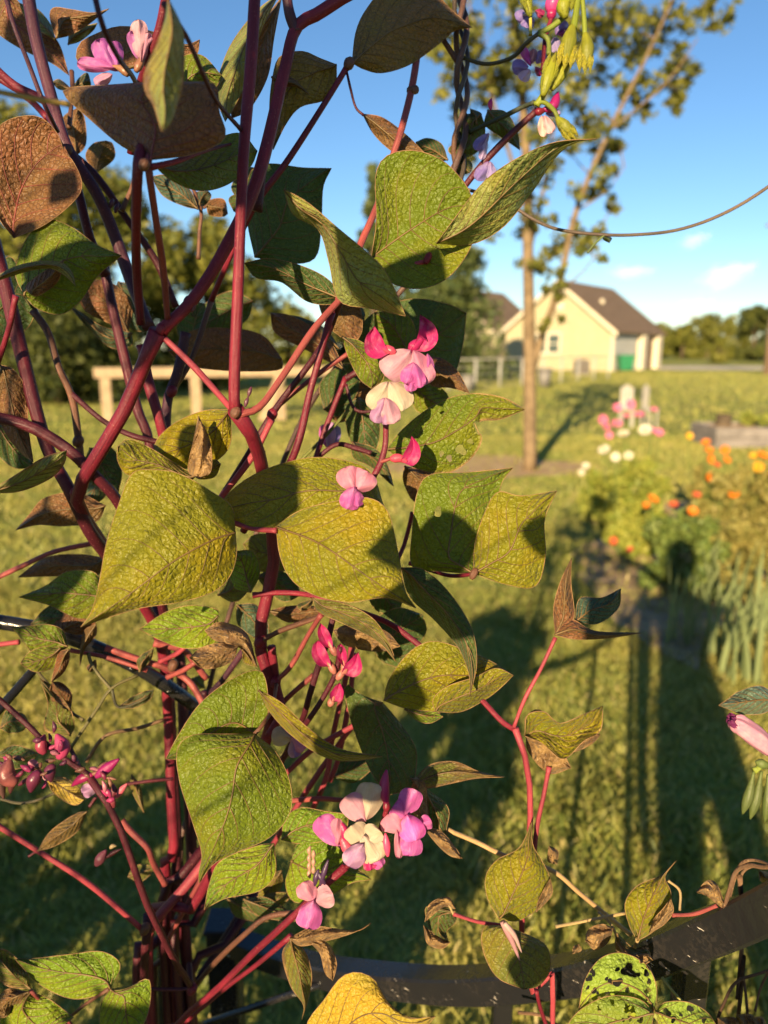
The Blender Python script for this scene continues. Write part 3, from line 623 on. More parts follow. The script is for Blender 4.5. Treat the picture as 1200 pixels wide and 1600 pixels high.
def sheet(name, parent, base, tip, left, right, d, color, mat='leaf', res=(26, 17), fold=.008, roll=0., bend=0., wav=.002, under=False, mid=None, holes=None, rim=True, veins=True, vein='vein', dry=.0, label=None, seed=None):
    CNT[0] += 1; seed = seed or CNT[0] * 17
    if not isinstance(d, tuple): d = (d, d)
    nt_, nu = res
    if holes: nt_, nu = 84, 61
    Gd, keep = leaf_grid(base, tip, left, right, d, nt_, nu, fold, roll, bend, wav, seed, mid, holes)
    root = Vector((0, 0, 0)); q = parent
    while q is not None: root += q.location; q = q.parent
    loc = Vector(Gd[0, nu // 2]); V = (Gd - np.array(loc)).reshape(-1, 3)
    uv = np.stack(np.meshgrid(np.linspace(0, 1, nu), np.linspace(0, 1, nt_)), -1).reshape(-1, 2)
    # front face towards the camera, or away for leaves seen from below
    a, b_, c_ = Gd[nt_ // 2, nu // 2], Gd[nt_ // 2, nu // 2 + 1], Gd[nt_ // 2 + 1, nu // 2]
    nrm = np.cross(b_ - a, c_ - a); flip = (np.dot(nrm, np.array([0, 0, CAMH]) - a) < 0) != under
    f = []
    for i in range(nt_ - 1):
        for k in range(nu - 1):
            ids = (i * nu + k, i * nu + k + 1, (i + 1) * nu + k + 1, (i + 1) * nu + k)
            if keep is not None and not any(keep[j // nu, j % nu] for j in ids): continue
            f.append(ids[::-1] if flip else ids)
    mi = [0] * len(f); mats = [MT[mat]]
    if rim:
        edge = np.vstack([Gd[:, 0], Gd[::-1, nu - 1][1:]])[::1] - np.array(loc)
        dm = float(np.mean(d)); v2, f2, u2 = tube_data(edge, .00027 * dm / .55, 5, len(V)); V = np.vstack([V, np.array(v2)]); uv = np.vstack([uv, np.array(u2) * 0 + .5])
        f += f2; mi += [1] * len(f2); mats.append(MT['rim'])
    o = link(name, mesh(name, V, f, True, uv, mi), mats, parent, loc - root, (*color, dry))
    if label: o['label'] = label
    if veins:
        pa = []; mp = Gd[:, nu // 2] - np.array(loc); n_ = nt_
        off = (np.array([0, 0, CAMH]) - np.array(loc)); off = off / np.linalg.norm(off) * .0002
        rr = np.linspace(.0009, .00022, nt_) * (float(np.mean(d)) / .55); pa.append((mp + off, rr))
        for s in (-1, 1):
            for j in range(6):
                t0 = .015 + .13 * j; m_ = 8; us = np.linspace(0, .93, m_)
                ts = np.clip(t0 + .26 * us + .10 * us * us * (1 - t0), 0, .985); ii = ts * (nt_ - 1); kk = (s * us + 1) / 2 * (nu - 1)
                i0 = np.minimum(ii.astype(int), nt_ - 2); k0 = np.minimum(kk.astype(int), nu - 2); fi, fk = (ii - i0)[:, None], (kk - k0)[:, None]
                pp = (Gd[i0, k0] * (1 - fi) + Gd[i0 + 1, k0] * fi) * (1 - fk) + (Gd[i0, k0 + 1] * (1 - fi) + Gd[i0 + 1, k0 + 1] * fi) * fk
                if keep is not None and not all(keep[int(a), int(b)] for a, b in zip(i0, k0)): continue
                pa.append((pp - np.array(loc) + off * .7, np.linspace(.00042, .00013, m_) * (float(np.mean(d)) / .55)))
        link('vein', tubes('vein', pa, 4), MT[vein], o)
    return o
def strand(name, parent, pts, r, color, d=.6, mat='stem', taper=1.0, sides=9, knots=True, label=None):
    q3 = [tuple(P(p[0], p[1], p[2] if len(p) > 2 else d)) if not (len(p) == 4) else tuple(p[:3]) for p in pts]
    dm = np.mean([p[2] if len(p) == 3 else d for p in pts]); n = max(8, 5 * len(pts))
    path = catmull(q3, n); rr = np.linspace(1, taper, n) * r * (.86 if r < 7 else .93) * dm / F
    if knots: rr = rr * (1 + .05 * np.sin(np.linspace(0, 9, n) + CNT[0])); rr[0] *= 1.18; rr[-1] *= 1.12
    CNT[0] += 1
    root = Vector((0, 0, 0)); q = parent
    while q is not None: root += q.location; q = q.parent
    loc = Vector(path[0]); o = link(name, tubes(name, [(path - np.array(loc), rr)], sides), MT[mat], parent, loc - root, (*color, 1))
    if label: o['label'] = label
    return o
def bud(name, parent, pts, r, color, d=.56, mat='bud', prof=(.35, .75, 1, .98, .7, .22), sides=10, squash=1.0):
    path = catmull([tuple(P(x, y, d)) for x, y in pts], 14); pr = np.interp(np.linspace(0, 1, 14), np.linspace(0, 1, len(prof)), prof) * r * d / F
    root = Vector((0, 0, 0)); q = parent
    while q is not None: root += q.location; q = q.parent
    loc = Vector(path[0]); return link(name, tubes(name, [(path - np.array(loc), pr)], sides), MT[mat], parent, loc - root, (*color, 1))
def petal(parent, base, tip, w_, d, color, cup=.006, notch=0., name='petal', bend=.0, prof=(.42, .82, 1., .95, .62), seed=None, roll=0.):
    b = np.array(base, float); t = np.array(tip, float); ax = t - b; nrm = np.array([-ax[1], ax[0]]) / (np.linalg.norm(ax) + 1e-6)
    ts = (.12, .34, .58, .80, .95); g = random.Random(CNT[0])
    L = [tuple(b + ax * tt + nrm * w_ / 2 * p * g.uniform(.92, 1.08)) for tt, p in zip(ts, prof)]; Rr = [tuple(b + ax * tt - nrm * w_ / 2 * p * g.uniform(.92, 1.08)) for tt, p in zip(ts, prof)]
    tp2 = tuple(t - ax * notch)
    return sheet(name, parent, tuple(b), tp2, L, Rr, d, color, 'petal', (15, 11), cup, roll, bend, .0016, False, None, None, False, False, 'vein', 1.0)
def fin(parent, base, tip, left, right, d, color, bulge=.007):
    for s in (-1, 1): sheet('petal', parent, base, tip, left, right, (d + s * .0006, d + s * .0006), color, 'petal', (15, 11), -s * bulge, 0., 0., .0006, False, None, None, False, False, 'vein', 1.0, None, 77)
def flower(parent, at, d, label=None):
    p = P(at[0], at[1], d); root = Vector((0, 0, 0)); q = parent
    while q is not None: root += q.location; q = q.parent
    o = bpy.data.objects.new('flower', None); COL.objects.link(o); o.location = p - root; o.parent = parent; o.empty_display_size = .01
    if label: o['label'] = label
    return o
# colours
GR = (.100, .138, .007); YG = (.158, .155, .006); DG = (.050, .085, .022); BG = (.050, .088, .060); BR = (.105, .055, .030); OG = (.115, .125, .022); TN = (.36, .25, .11); LG = (.12, .19, .010); GG = (.17, .20, .055); GO = (.32, .24, .025)
RED = (.165, .011, .025); DRK = (.070, .008, .016); PNK = (.30, .040, .054); SAL = (.25, .052, .047); BRN = (.13, .055, .032); PUR = (.065, .018, .032)
MAG = (.46, .02, .14); PK = (.55, .20, .30); PP = (.49, .25, .32); CR = (.47, .385, .28); LIL = (.40, .21, .38); ORC = (.48, .10, .34); VIO = (.22, .16, .42); DM = (.32, .015, .09)
# ------------------------------------------------------------------ the big bean vine
vb = P(268, 1500, .80)
V1 = thing('bean_vine', (vb.x, vb.y, 0), 'tangled bean vine with dark red stems, yellow green leaves and pink blooms', 'vine')
def Lf(base, tip, left, right, d, c, **k): return sheet('leaf', k.pop('par', V1), base, tip, left, right, d, c, **k)
def St(pts, r, c=RED, d=.6, **k): return strand(k.pop('name', 'stem'), k.pop('par', V1), pts, r, c, d, **k)
def Pe(pts, r, c=PNK, d=.58, **k): return strand('leaf_stalk', k.pop('par', V1), pts, r, c, d, **k)
gb = lambda dx, dy: (vb.x + dx, vb.y + dy, -.02, 0)
# --- main stems
St([(400, -40, .50), (392, 100, .50), (380, 250, .505), (372, 450, .51), (366, 600, .52), (368, 646, .525)], 9.5)
St([(368, 640, .525), (396, 685, .55), (410, 735, .59), (420, 800, .61), (428, 880, .62), (405, 995, .63), (424, 1075, .64), (418, 1150, .66), (360, 1300, .70), (300, 1420, .74), (232, 1520, .78), gb(-.02, .0)], 10)
St([(372, 648, .525), (405, 636, .53), (440, 590, .54), (490, 515, .55), (533, 466, .56)], 6.5, SAL)
St([(518, 488, .565), (503, 545, .57), (485, 610, .575), (455, 720, .58), (380, 830, .62)], 6.5, RED)
St([(252, 517, .545), (300, 470, .55), (350, 392, .555), (402, 280, .56), (442, 120, .565), (462, 45, .565), (500, 20, .565), (548, -12, .565)], 10.5)
St([(462, 50, .565), (452, 20, .56), (446, -20, .555)], 9, PUR)
St([(438, 130, .57), (412, 250, .575), (402, 330, .58)], 8, DRK)
St([(222, 232, .462), (216, 255, .445), (213, 340, .47), (214, 430, .52), (220, 505, .548)], 8, RED); St([(232, 238, .462), (232, 262, .445), (243, 340, .47), (255, 420, .51), (262, 500, .545)], 6.5, SAL)
St([(247, 518, .545), (222, 575, .56), (195, 640, .57), (160, 700, .58), (122, 765, .60), (128, 800, .62), (160, 850, .66), (215, 930, .70), (250, 1000, .74), (262, 1100, .76), (268, 1250, .77), (272, 1340, .78), (262, 1450, .80), gb(0, 0)], 10.5)
St([(250, 522, .548), (300, 570, .545), (345, 620, .535), (367, 645, .527)], 6, PNK)
St([(-30, 300, .62), (8, 445, .61), (38, 570, .61), (72, 695, .61), (108, 765, .61), (140, 830, .63), (170, 870, .66)], 11, DRK)
St([(-20, 648, .58), (50, 668, .585), (110, 705, .59), (150, 745, .60), (188, 790, .62), (240, 900, .68), (268, 1010, .74)], 9, DRK)
St([(25, 462, .57), (12, 520, .58), (-12, 590, .6)], 5, RED)
St([(52, 486, .64), (75, 520, .64), (92, 575, .64), (112, 620, .645), (122, 680, .65), (128, 730, .655)], 6.5, BRN)
St([(108, 612, .645), (158, 655, .64), (200, 678, .64), (245, 690, .64), (330, 705, .65)], 5, DRK)
St([(162, 415, .68), (178, 490, .68), (195, 560, .68), (215, 640, .68), (232, 685, .68), (240, 760, .69)], 8.5, DRK)
St([(222, 540, .60), (230, 590, .60), (246, 645, .60), (258, 690, .61)], 9, RED); St([(290, 520, .63), (278, 580, .63), (262, 625, .63), (258, 690, .63)], 8.5, PUR)
St([(330, 470, .65), (300, 560, .64), (270, 612, .635), (255, 660, .635)], 5, BRN)
# upper left tangle
St([(40, -30, .60), (56, 60, .60), (80, 150, .60), (105, 230, .60), (150, 300, .61), (180, 370, .62), (205, 440, .62), (232, 510, .60)], 10, PUR)
St([(5, -20, .52), (22, 40, .52), (45, 100, .53), (68, 160, .54), (90, 205, .57)], 4, PUR)
St([(-10, 105, .62), (25, 135, .62), (60, 152, .62), (78, 165, .61)], 7, RED); St([(-10, 118, .63), (40, 150, .63), (75, 185, .62)], 6, RED)
St([(80, 180, .61), (105, 260, .61), (122, 300, .615), (140, 370, .62), (165, 430, .64)], 8, DRK)
St([(100, 230, .63), (150, 275, .63), (200, 345, .64), (245, 410, .65), (275, 480, .66)], 6.5, DRK)
St([(190, 330, .63), (208, 290, .63), (214, 268, .62)], 4.5, BRN)
St([(145, -20, .40), (160, 40, .40), (185, 90, .44), (215, 140, .53), (222, 240, .57)], 4.5, DRK)
St([(262, -20, .50), (250, 40, .51), (236, 85, .52), (215, 150, .545), (205, 240, .57)], 7, RED)
St([(255, 5, .38), (290, 55, .40), (315, 110, .42), (340, 160, .46), (376, 202, .50)], 4.5, PUR)
St([(-20, 140, .34), (40, 152, .345), (108, 163, .36)], 5, (.50, .33, .10), mat='dry')
St([(112, 112, .66), (113, 140, .65), (108, 200, .64)], 4, BRN)
St([(310, 405, .70), (312, 360, .70), (314, 330, .70), (300, 290, .71)], 3.5, BRN); St([(318, 325, .70), (328, 318, .70)], 2.5, BRN)
Pe([(232, 262, .445), (275, 252, .46), (318, 236, .49), (360, 225, .54)], 5.5, RED, taper=.5)
# long upper stalks
St([(545, 100, .60), (505, 165, .60), (450, 250, .60), (400, 318, .60), (360, 400, .62), (330, 470, .65)], 5.5, RED)
Pe([(540, 104, .60), (548, 140, .60), (556, 168, .60), (568, 180, .60)], 2.3, DRK)
St([(656, -20, .64), (654, 60, .64), (645, 130, .63), (628, 200, .62), (612, 250, .62), (590, 320, .61), (565, 378, .60), (540, 440, .58), (530, 470, .57)], 6.5, SAL)
St([(650, 140, .63), (640, 142, .625)], 7, BRN, knots=False)
Pe([(598, 417, .575), (640, 414, .57), (668, 408, .565)], 4.5, PNK)
# middle
St([(533, 466, .56), (500, 545, .60), (430, 640, .62), (385, 715, .63), (340, 785, .64)], 6, DRK)
St([(340, 785, .62), (395, 712, .62), (425, 655, .62)], 6, PNK)
St([(540, 590, .66), (522, 635, .66), (505, 680, .66), (490, 725, .66), (470, 780, .67)], 5, RED); St([(545, 552, .63), (510, 575, .63), (470, 605, .63), (425, 642, .63)], 4.5, SAL)
St([(560, 580, .66), (540, 592, .66)], 6, DRK); Pe([(625, 622, .66), (590, 640, .66), (555, 640, .66), (540, 600, .66)], 3, DRK)
St([(490, 720, .665), (525, 695, .66), (555, 700, .655), (580, 708, .65)], 4.5, DRK); St([(460, 728, .67), (500, 690, .67), (545, 640, .67)], 3.2, OG)
St([(603, 660, .565), (602, 695, .567), (594, 725, .568), (580, 752, .57), (560, 800, .60)], 5.5, RED, name='flower_stalk')
St([(595, 722, .567), (606, 718, .565), (614, 716, .563)], 3.4, SAL, name='flower_stalk')
Pe([(352, 812, .545), (395, 826, .54), (432, 829, .53)], 4.8, PNK); Pe([(640, 880, .60), (700, 899, .578), (740, 897, .56)], 3.6, RED)
Pe([(645, 800, .66), (632, 850, .66), (620, 880, .65), (612, 930, .66)], 4, RED)
St([(395, 930, .62), (440, 926, .62), (495, 932, .62), (560, 955, .62), (610, 975, .61), (655, 1008, .60), (720, 1060, .595), (755, 1096, .59), (785, 1128, .585), (805, 1140, .585)], 5.2, RED)
St([(408, 1002, .625), (440, 985, .62), (495, 965, .61), (510, 955, .60)], 4.8, BRN); St([(430, 1066, .635), (455, 1040, .63), (480, 995, .62), (502, 960, .60)], 4.8, SAL)
St([(525, 945, .60), (512, 1000, .60), (498, 1040, .60), (484, 1085, .605), (470, 1130, .62), (430, 1210, .68)], 5.5, DRK, name='flower_stalk')
St([(532, 1010, .585), (525, 1050, .59), (505, 1090, .595), (482, 1125, .60), (462, 1150, .62)], 5, DRK, name='flower_stalk')
for l in ([(550, 1010, .68), (540, 1060, .68), (520, 1150, .69), (508, 1220, .70), (470, 1300, .73)], [(560, 1130, .66), (490, 1170, .67), (440, 1215, .68)], [(552, 1020, .70), (548, 1080, .70), (530, 1180, .71), (515, 1220, .715)], [(550, 1135, .69), (510, 1190, .70), (470, 1250, .71), (420, 1330, .74)]): St(l, 5, PNK)
St([(445, 1252, .69), (500, 1248, .69), (545, 1250, .69), (590, 1240, .70)], 4.5, SAL); St([(430, 1110, .655), (455, 1085, .65), (490, 1055, .645)], 4.8, SAL)
St([(420, 1150, .64), (440, 1110, .64), (432, 1070, .64), (424, 1010, .63)], 7, RED)
St([(470, 1150, .66), (438, 1190, .66), (400, 1240, .68), (340, 1330, .72), (300, 1400, .74), (262, 1470, .77)], 5, SAL)
# stems down the left, behind the arch tube
St([(246, 945, .80), (258, 1010, .80), (266, 1100, .80), (270, 1200, .80), (276, 1300, .80), (272, 1400, .80), (250, 1480, .80), (215, 1560, .80), gb(-.06, .01)], 9, DRK)
St([(275, 960, .82), (284, 1060, .82), (288, 1160, .82), (296, 1260, .82), (300, 1380, .82), (290, 1480, .82), gb(.03, .02)], 10, DRK)
St([(292, 1110, .83), (312, 1230, .83), (330, 1330, .83), (312, 1420, .83), (270, 1520, .83), gb(.05, .04)], 8, PUR)
St([(322, 1060, .72), (300, 1030, .71), (285, 1015, .70), (240, 1005, .69)], 6, SAL); St([(318, 1100, .70), (300, 1070, .70), (282, 1055, .70), (255, 1042, .69), (215, 1030, .685), (165, 1012, .68)], 6, SAL)
St([(250, 1034, .69), (275, 1022, .68), (288, 1012, .675)], 4.5, PNK); St([(262, 1058, .69), (285, 1048, .68), (305, 1035, .675)], 4.8, SAL); St([(230, 1048, .68), (170, 1028, .675), (110, 1016, .67)], 4, SAL)
St([(-10, 1008, .69), (30, 1003, .69)], 4.5, PNK); St([(-15, 908, .72), (40, 882, .72), (85, 862, .72), (150, 848, .73)], 4.5, SAL)
St([(345, 1090, .76), (330, 1120, .76), (318, 1080, .75)], 5, DRK); St([(385, 1010, .74), (350, 1060, .75), (320, 1100, .76), (318, 1160, .77)], 6, PUR)
for l, r, c in (([(340, 1375, .80), (300, 1450, .80), (275, 1520, .80), gb(.01, .03)], 8, DRK), ([(400, 1390, .84), (345, 1480, .83), (300, 1545, .83), (282, 1590, .83), gb(.0, .05)], 9, PUR), ([(395, 1410, .83), (330, 1510, .82), (300, 1560, .82), gb(.03, .01)], 8, DRK),
                 ([(324, 1318, .78), (290, 1350, .78), (275, 1400, .78), (255, 1470, .79), gb(-.02, .03)], 8, DRK), ([(330, 1335, .74), (290, 1385, .74), (250, 1430, .74), (228, 1462, .74)], 8.5, PNK), ([(282, 1410, .83), (292, 1450, .83), (285, 1500, .82), (240, 1570, .82), gb(-.03, .05)], 6, BRN)): St(l, r, c)
St([(-20, 1280, .66), (60, 1330, .67), (140, 1382, .68), (222, 1452, .70)], 5, PNK); St([(232, 1430, .71), (227, 1480, .72), (224, 1560, .74), (222, 1640, .76), gb(-.08, -.03)], 7.5, DRK)
St([(140, 1215, .60), (165, 1250, .60), (190, 1300, .605), (208, 1352, .61), (228, 1410, .62), (252, 1460, .64), (275, 1505, .67), (298, 1545, .72), (300, 1600, .78), gb(.02, -.02)], 6.2, DRK, name='flower_stalk')
St([(-10, 1085, .60), (40, 1130, .60), (70, 1160, .60), (100, 1185, .60), (140, 1212, .60)], 5, DRK, name='flower_stalk')
St([(190, 1282, .68), (205, 1300, .68), (230, 1325, .68), (240, 1350, .69), (258, 1382, .70)], 5.5, SAL)
St([(540, 1354, .60), (500, 1390, .605), (455, 1435, .61), (400, 1485, .63), (340, 1545, .66), (270, 1610, .70), (240, 1700, .76), gb(-.03, -.04)], 6, RED, name='flower_stalk'); St([(455, 1462, .66), (400, 1508, .68), (350, 1545, .70), (280, 1605, .74)], 4.5, RED)
St([(480, 1425, .66), (420, 1432, .67), (380, 1462, .68), (340, 1500, .70), (300, 1545, .75)], 5, BRN); St([(300, 1545, .74), (265, 1546, .74), (232, 1545, .74)], 3, DRK)
# thin dark tendrils and dried stalks left of the stems
for l, r, c in (([(110, 1170, .66), (150, 1110, .66), (175, 1075, .66), (215, 1055, .67)], 3, (.10, .085, .03)), ([(175, 1078, .66), (155, 1055, .66), (142, 1035, .66), (138, 1020, .66)], 3, (.10, .085, .03)), ([(175, 1078, .66), (185, 1105, .66), (220, 1095, .665), (238, 1080, .67)], 2.6, (.07, .065, .03)),
                 ([(135, 1190, .68), (165, 1150, .68), (215, 1138, .69), (255, 1125, .70)], 3.4, (.16, .09, .045)), ([(200, 1225, .70), (235, 1220, .70), (270, 1217, .71)], 3, DRK), ([(110, 1170, .66), (118, 1185, .655), (125, 1200, .64)], 4, DRK),
                 ([(0, 1248, .70), (30, 1255, .70), (60, 1250, .70), (95, 1235, .69)], 2.6, (.07, .06, .03)), ([(55, 1045, .69), (80, 1075, .68), (108, 1110, .67), (130, 1125, .66)], 2.6, (.10, .08, .03)), ([(140, 1260, .66), (150, 1245, .66)], 3, DRK), ([(45, 1338, .67), (60, 1328, .67)], 2.2, DRK)): St(l, r, c)
for x, y, d in ((252, 515, .543), (368, 645, .522), (212, 330, .628), (105, 238, .598), (118, 770, .605), (258, 690, .62), (668, 404, .563), (226, 1452, .70), (405, 1004, .625), (300, 1546, .72), (545, 100, .598), (430, 1066, .635), (268, 612, .628), (270, 1040, .69), (425, 648, .62), (122, 690, .65), (225, 258, .438), (740, 897, .556)):
    bud('stem_node', V1, [(x - 4, y + 8), (x, y), (x + 4, y - 9)], (6 if x > 600 else 8.5) if d < .66 else 8, BRN if random.random() < .5 else RED, d, 'stem', (.5, .9, 1, .95, .5))
for x, y, d in ((172, 318, .615), (180, 325, .62), (288, 470, .548), (292, 478, .548), (383, 628, .52), (388, 612, .52), (300, 480, .55)):
    bud('bract', V1, [(x, y + 8), (x + 2, y), (x + 5, y - 8)], 3.5, (.10, .03, .05), d, 'bud')
# --- leaves, upper left
Lf((236, 250), (235, 128), [(190, 228), (140, 186), (101, 150), (108, 137), (165, 133)], [(300, 241), (351, 216), (342, 172), (336, 132), (285, 128)], (.445, .465), BR, under=True, fold=.022, roll=-.014, vein='vein_red')
Lf((262, -5), (253, 206), [(252, 50), (228, 105), (226, 140), (240, 165)], [(285, 45), (288, 95), (284, 140), (268, 190)], (.36, .365), GG, fold=.016, dry=.35)
Lf((12, -15), (108, 118), [(-20, 30), (0, 55), (40, 80), (80, 98)], [(36, 10), (64, 35), (92, 68)], .66, BR, under=True, vein='vein_red')
Lf((86, 62), (30, 5), [(62, 48), (40, 28)], [(80, 40), (58, 14)], .65, GG, roll=.01, dry=.25)
Lf((88, 60), (170, 14), [(78, 28), (84, 12), (112, 15), (145, 20)], [(112, 54), (138, 38), (152, 27)], .64, BR, under=True)
Lf((106, 70), (152, 36), [(110, 52), (130, 42)], [(125, 64), (145, 48)], .66, GG)
Lf((214, 102), (312, 62), [(130, 105), (122, 72), (150, 53), (190, 41), (240, 50), (285, 70)], [(240, 108), (290, 96), (308, 84)], (.60, .62), BR, under=True)
Lf((284, 140), (346, 118), [(280, 105), (290, 86), (318, 88)], [(300, 150), (335, 138)], .56, GR)
Lf((436, -10), (352, 190), [(398, 20), (358, 75), (337, 140), (342, 165)], [(408, 50), (392, 110), (370, 160)], (.58, .55), GG, fold=.02, dry=.15)
Lf((440, -5), (362, 185), [(405, 45), (382, 110), (360, 150)], [(428, 60), (418, 120), (390, 170)], (.60, .58), BR, under=True)
Lf((22, 372), (100, 238), [(-5, 335), (-25, 260), (0, 196), (55, 181), (88, 206)], [(72, 350), (118, 312), (128, 285), (114, 252)], (.57, .57), BR, under=True, fold=-.014, vein='vein_red', dry=.05)
Lf((118, 245), (122, 168), [(100, 220), (98, 185)], [(134, 225), (132, 185)], .70, BR, under=True); Lf((150, 270), (165, 220), [(134, 245), (145, 225)], [(178, 248), (176, 225)], .70, DG, under=True)
Lf((38, 462), (190, 399), [(24, 425), (42, 372), (75, 344), (112, 355), (152, 383)], [(58, 482), (95, 491), (126, 470), (152, 432)], (.545, .55), GR, fold=.012)
Lf((-25, 445), (118, 447), [(15, 420), (55, 409), (95, 410), (112, 425)], [(10, 434), (50, 422), (80, 420), (104, 432)], (.52, .525), GG, fold=.008, wav=.001)
Lf((48, 460), (100, 405), [(40, 448), (60, 430)], [(60, 462), (90, 440)], .535, BR, under=True)
Lf((-20, 500), (60, 470), [(-10, 440), (15, 400), (40, 440)], [(10, 530), (45, 510)], .64, DG)
Lf((240, 258), (402, 236), [(282, 248), (330, 221), (375, 208)], [(268, 282), (310, 298), (352, 290), (390, 262)], (.47, .56), GR, roll=-.012)
Lf((310, 327), (236, 276), [(288, 322), (255, 306)], [(295, 294), (262, 274)], .69, BG); Lf((322, 322), (356, 334), [(330, 312), (350, 312)], [(328, 336), (348, 338)], .69, BR, under=True)
Lf((314, 330), (325, 298), [(300, 315), (308, 300)], [(324, 318), (330, 306)], .70, BG); Lf((112, 140), (82, 128), [(104, 132), (92, 124)], [(104, 142), (90, 138)], .66, BG); Lf((114, 138), (142, 130), [(122, 124), (136, 114)], [(124, 142), (140, 138)], .66, BG)
Lf((395, 300), (365, 330), [(380, 300), (358, 310)], [(390, 325), (378, 335)], .66, DG)
# --- leaves, top middle and right
Lf((550, 98), (737, 43), [(556, 50), (572, 15), (600, -12), (665, -20), (705, 15)], [(568, 108), (597, 114), (640, 101), (684, 70), (710, 48)], (.60, .64), OG, under=True, fold=.010)
Lf((526, 101), (427, 234), [(500, 91), (472, 80), (438, 88), (426, 120), (421, 175)], [(524, 132), (508, 156), (470, 167), (448, 192)], (.60, .60), OG, under=True, fold=.008)
Lf((424, 120), (484, 148), [(440, 114), (462, 126)], [(432, 140), (458, 134)], .59, BR, under=True, wav=.001); Lf((566, 178), (668, 244), [(598, 184), (636, 212)], [(586, 212), (618, 240), (650, 250)], .63, BR, under=True)
Lf((398, 402), (518, 263), [(386, 340), (390, 272), (420, 256), (472, 262)], [(450, 412), (493, 402), (502, 345), (505, 292)], (.63, .64), DG, fold=.01)
Lf((370, 310), (420, 270), [(362, 290), (385, 262)], [(400, 320), (415, 295)], .66, DG)
Lf((580, 403), (744, 322), [(588, 345), (587, 275), (604, 244), (645, 235), (690, 250), (725, 285)], [(608, 440), (655, 451), (702, 432), (738, 380)], (.575, .57), GR, fold=-.012, mid=[(640, 360), (700, 325)])
Lf((682, 380), (932, 217), [(715, 335), (758, 282), (812, 245), (868, 222)], [(735, 382), (785, 356), (830, 302), (868, 246), (898, 223)], (.545, .52), GG, roll=.018)
Lf((444, 296), (634, 494), [(480, 316), (530, 358), (580, 400), (606, 430)], [(458, 335), (498, 360), (514, 410), (530, 470), (580, 482)], (.50, .51), GG, roll=.02, under=False)
Lf((536, 468), (382, 411), [(512, 436), (470, 415), (420, 404)], [(512, 476), (478, 470), (440, 441), (400, 434)], (.60, .60), DG, roll=.012, mid=[(480, 445), (430, 420)])
Lf((538, 578), (423, 489), [(520, 540), (490, 512), (450, 492)], [(515, 566), (470, 542), (430, 520)], .66, BR, under=True); Lf((530, 545), (440, 492), [(510, 515), (470, 496)], [(505, 532), (465, 510)], .67, BG)
Lf((545, 466), (556, 535), [(500, 465), (510, 505), (538, 530)], [(562, 480), (566, 515)], .64, BR, under=True); Lf((560, 520), (548, 462), [(540, 500)], [(570, 490)], .65, BG)
Lf((534, 526), (580, 607), [(545, 560), (562, 592)], [(565, 534), (597, 562), (599, 592)], .59, GR)
Lf((556, 552), (729, 489), [(562, 512), (595, 482), (645, 467), (695, 474)], [(600, 585), (660, 600), (705, 590), (722, 545)], (.66, .67), DG, fold=.01); Lf((640, 560), (585, 488), [(610, 550), (588, 520)], [(650, 520), (630, 487)], .645, GR)  # smaller, lighter leaf stands in for the sunlit part of the darker one
Lf((664, 558), (733, 614), [(690, 560), (715, 580)], [(672, 600), (705, 606)], .63, BR, under=True); Lf((640, 600), (700, 640), [(650, 640), (680, 650)], [(670, 598), (698, 615)], .68, GR)
Lf((604, 702), (820, 640), [(628, 672), (664, 642), (702, 622), (746, 615), (788, 622)], [(640, 727), (690, 741), (730, 722), (752, 690), (748, 660), (782, 655)], (.60, .60), GR, dry=.30, holes=[(692, 645, 4), (720, 703, 8), (690, 709, 4.5), (702, 716, 5), (748, 668, 9), (735, 690, 5), (672, 668, 2.5), (660, 690, 2)])
Lf((632, 728), (652, 788), [(630, 750), (640, 775)], [(660, 735), (690, 752), (665, 775)], .63, BR, under=True, dry=.4); Lf((560, 620), (575, 720), [(540, 640), (548, 690)], [(590, 640), (592, 690)], .68, DG); Lf((550, 690), (615, 760), [(552, 715), (580, 730)], [(585, 700), (605, 725)], .66, DG)
Lf((506, 640), (560, 570), [(500, 600), (530, 572)], [(530, 650), (560, 610)], .70, DG); Lf((590, 600), (510, 640), [(560, 590), (520, 600)], [(570, 640), (530, 660)], .71, BR, under=True)
for b_, t_, l_, r_ in (((752, 178), (720, 250), [(718, 182), (716, 215), (700, 235)], [(758, 205), (748, 235)]), ((762, 172), (812, 234), [(758, 195), (785, 215)], [(790, 175), (808, 205)]), ((700, 250), (650, 222), [(680, 252), (655, 240)], [(690, 225), (668, 216)]), ((745, 195), (735, 170), [(736, 190)], [(752, 178)]), ((716, 245), (735, 270), [(705, 262), (722, 272)], [(730, 248), (738, 258)])):
    Lf(b_, t_, l_, r_, .66, DG)
# --- leaves, left middle
Lf((440, 560), (262, 548), [(410, 524), (360, 513), (300, 517)], [(438, 577), (380, 580), (320, 576), (285, 568)], .70, BR, under=True); Lf((206, 520), (108, 478), [(160, 510), (130, 490)], [(205, 540), (175, 544), (140, 515)], .70, BG); Lf((200, 520), (122, 440), [(170, 505), (130, 482)], [(205, 475), (170, 440)], .71, BR, under=True)
Lf((185, 440), (230, 520), [(175, 470), (200, 510)], [(215, 450), (232, 490)], .72, BG); Lf((330, 560), (290, 470), [(290, 545), (275, 500)], [(350, 520), (330, 480)], .74, DG); Lf((395, 470), (300, 520), [(360, 455), (315, 480)], [(385, 500), (340, 525)], .73, DG)
Lf((0, 570), (52, 722), [(-12, 620), (5, 670), (30, 705)], [(22, 578), (42, 612), (44, 665)], .60, BR, under=True, dry=.2); Lf((-10, 660), (52, 730), [(-10, 700), (20, 730)], [(20, 662), (45, 700)], .64, DG)
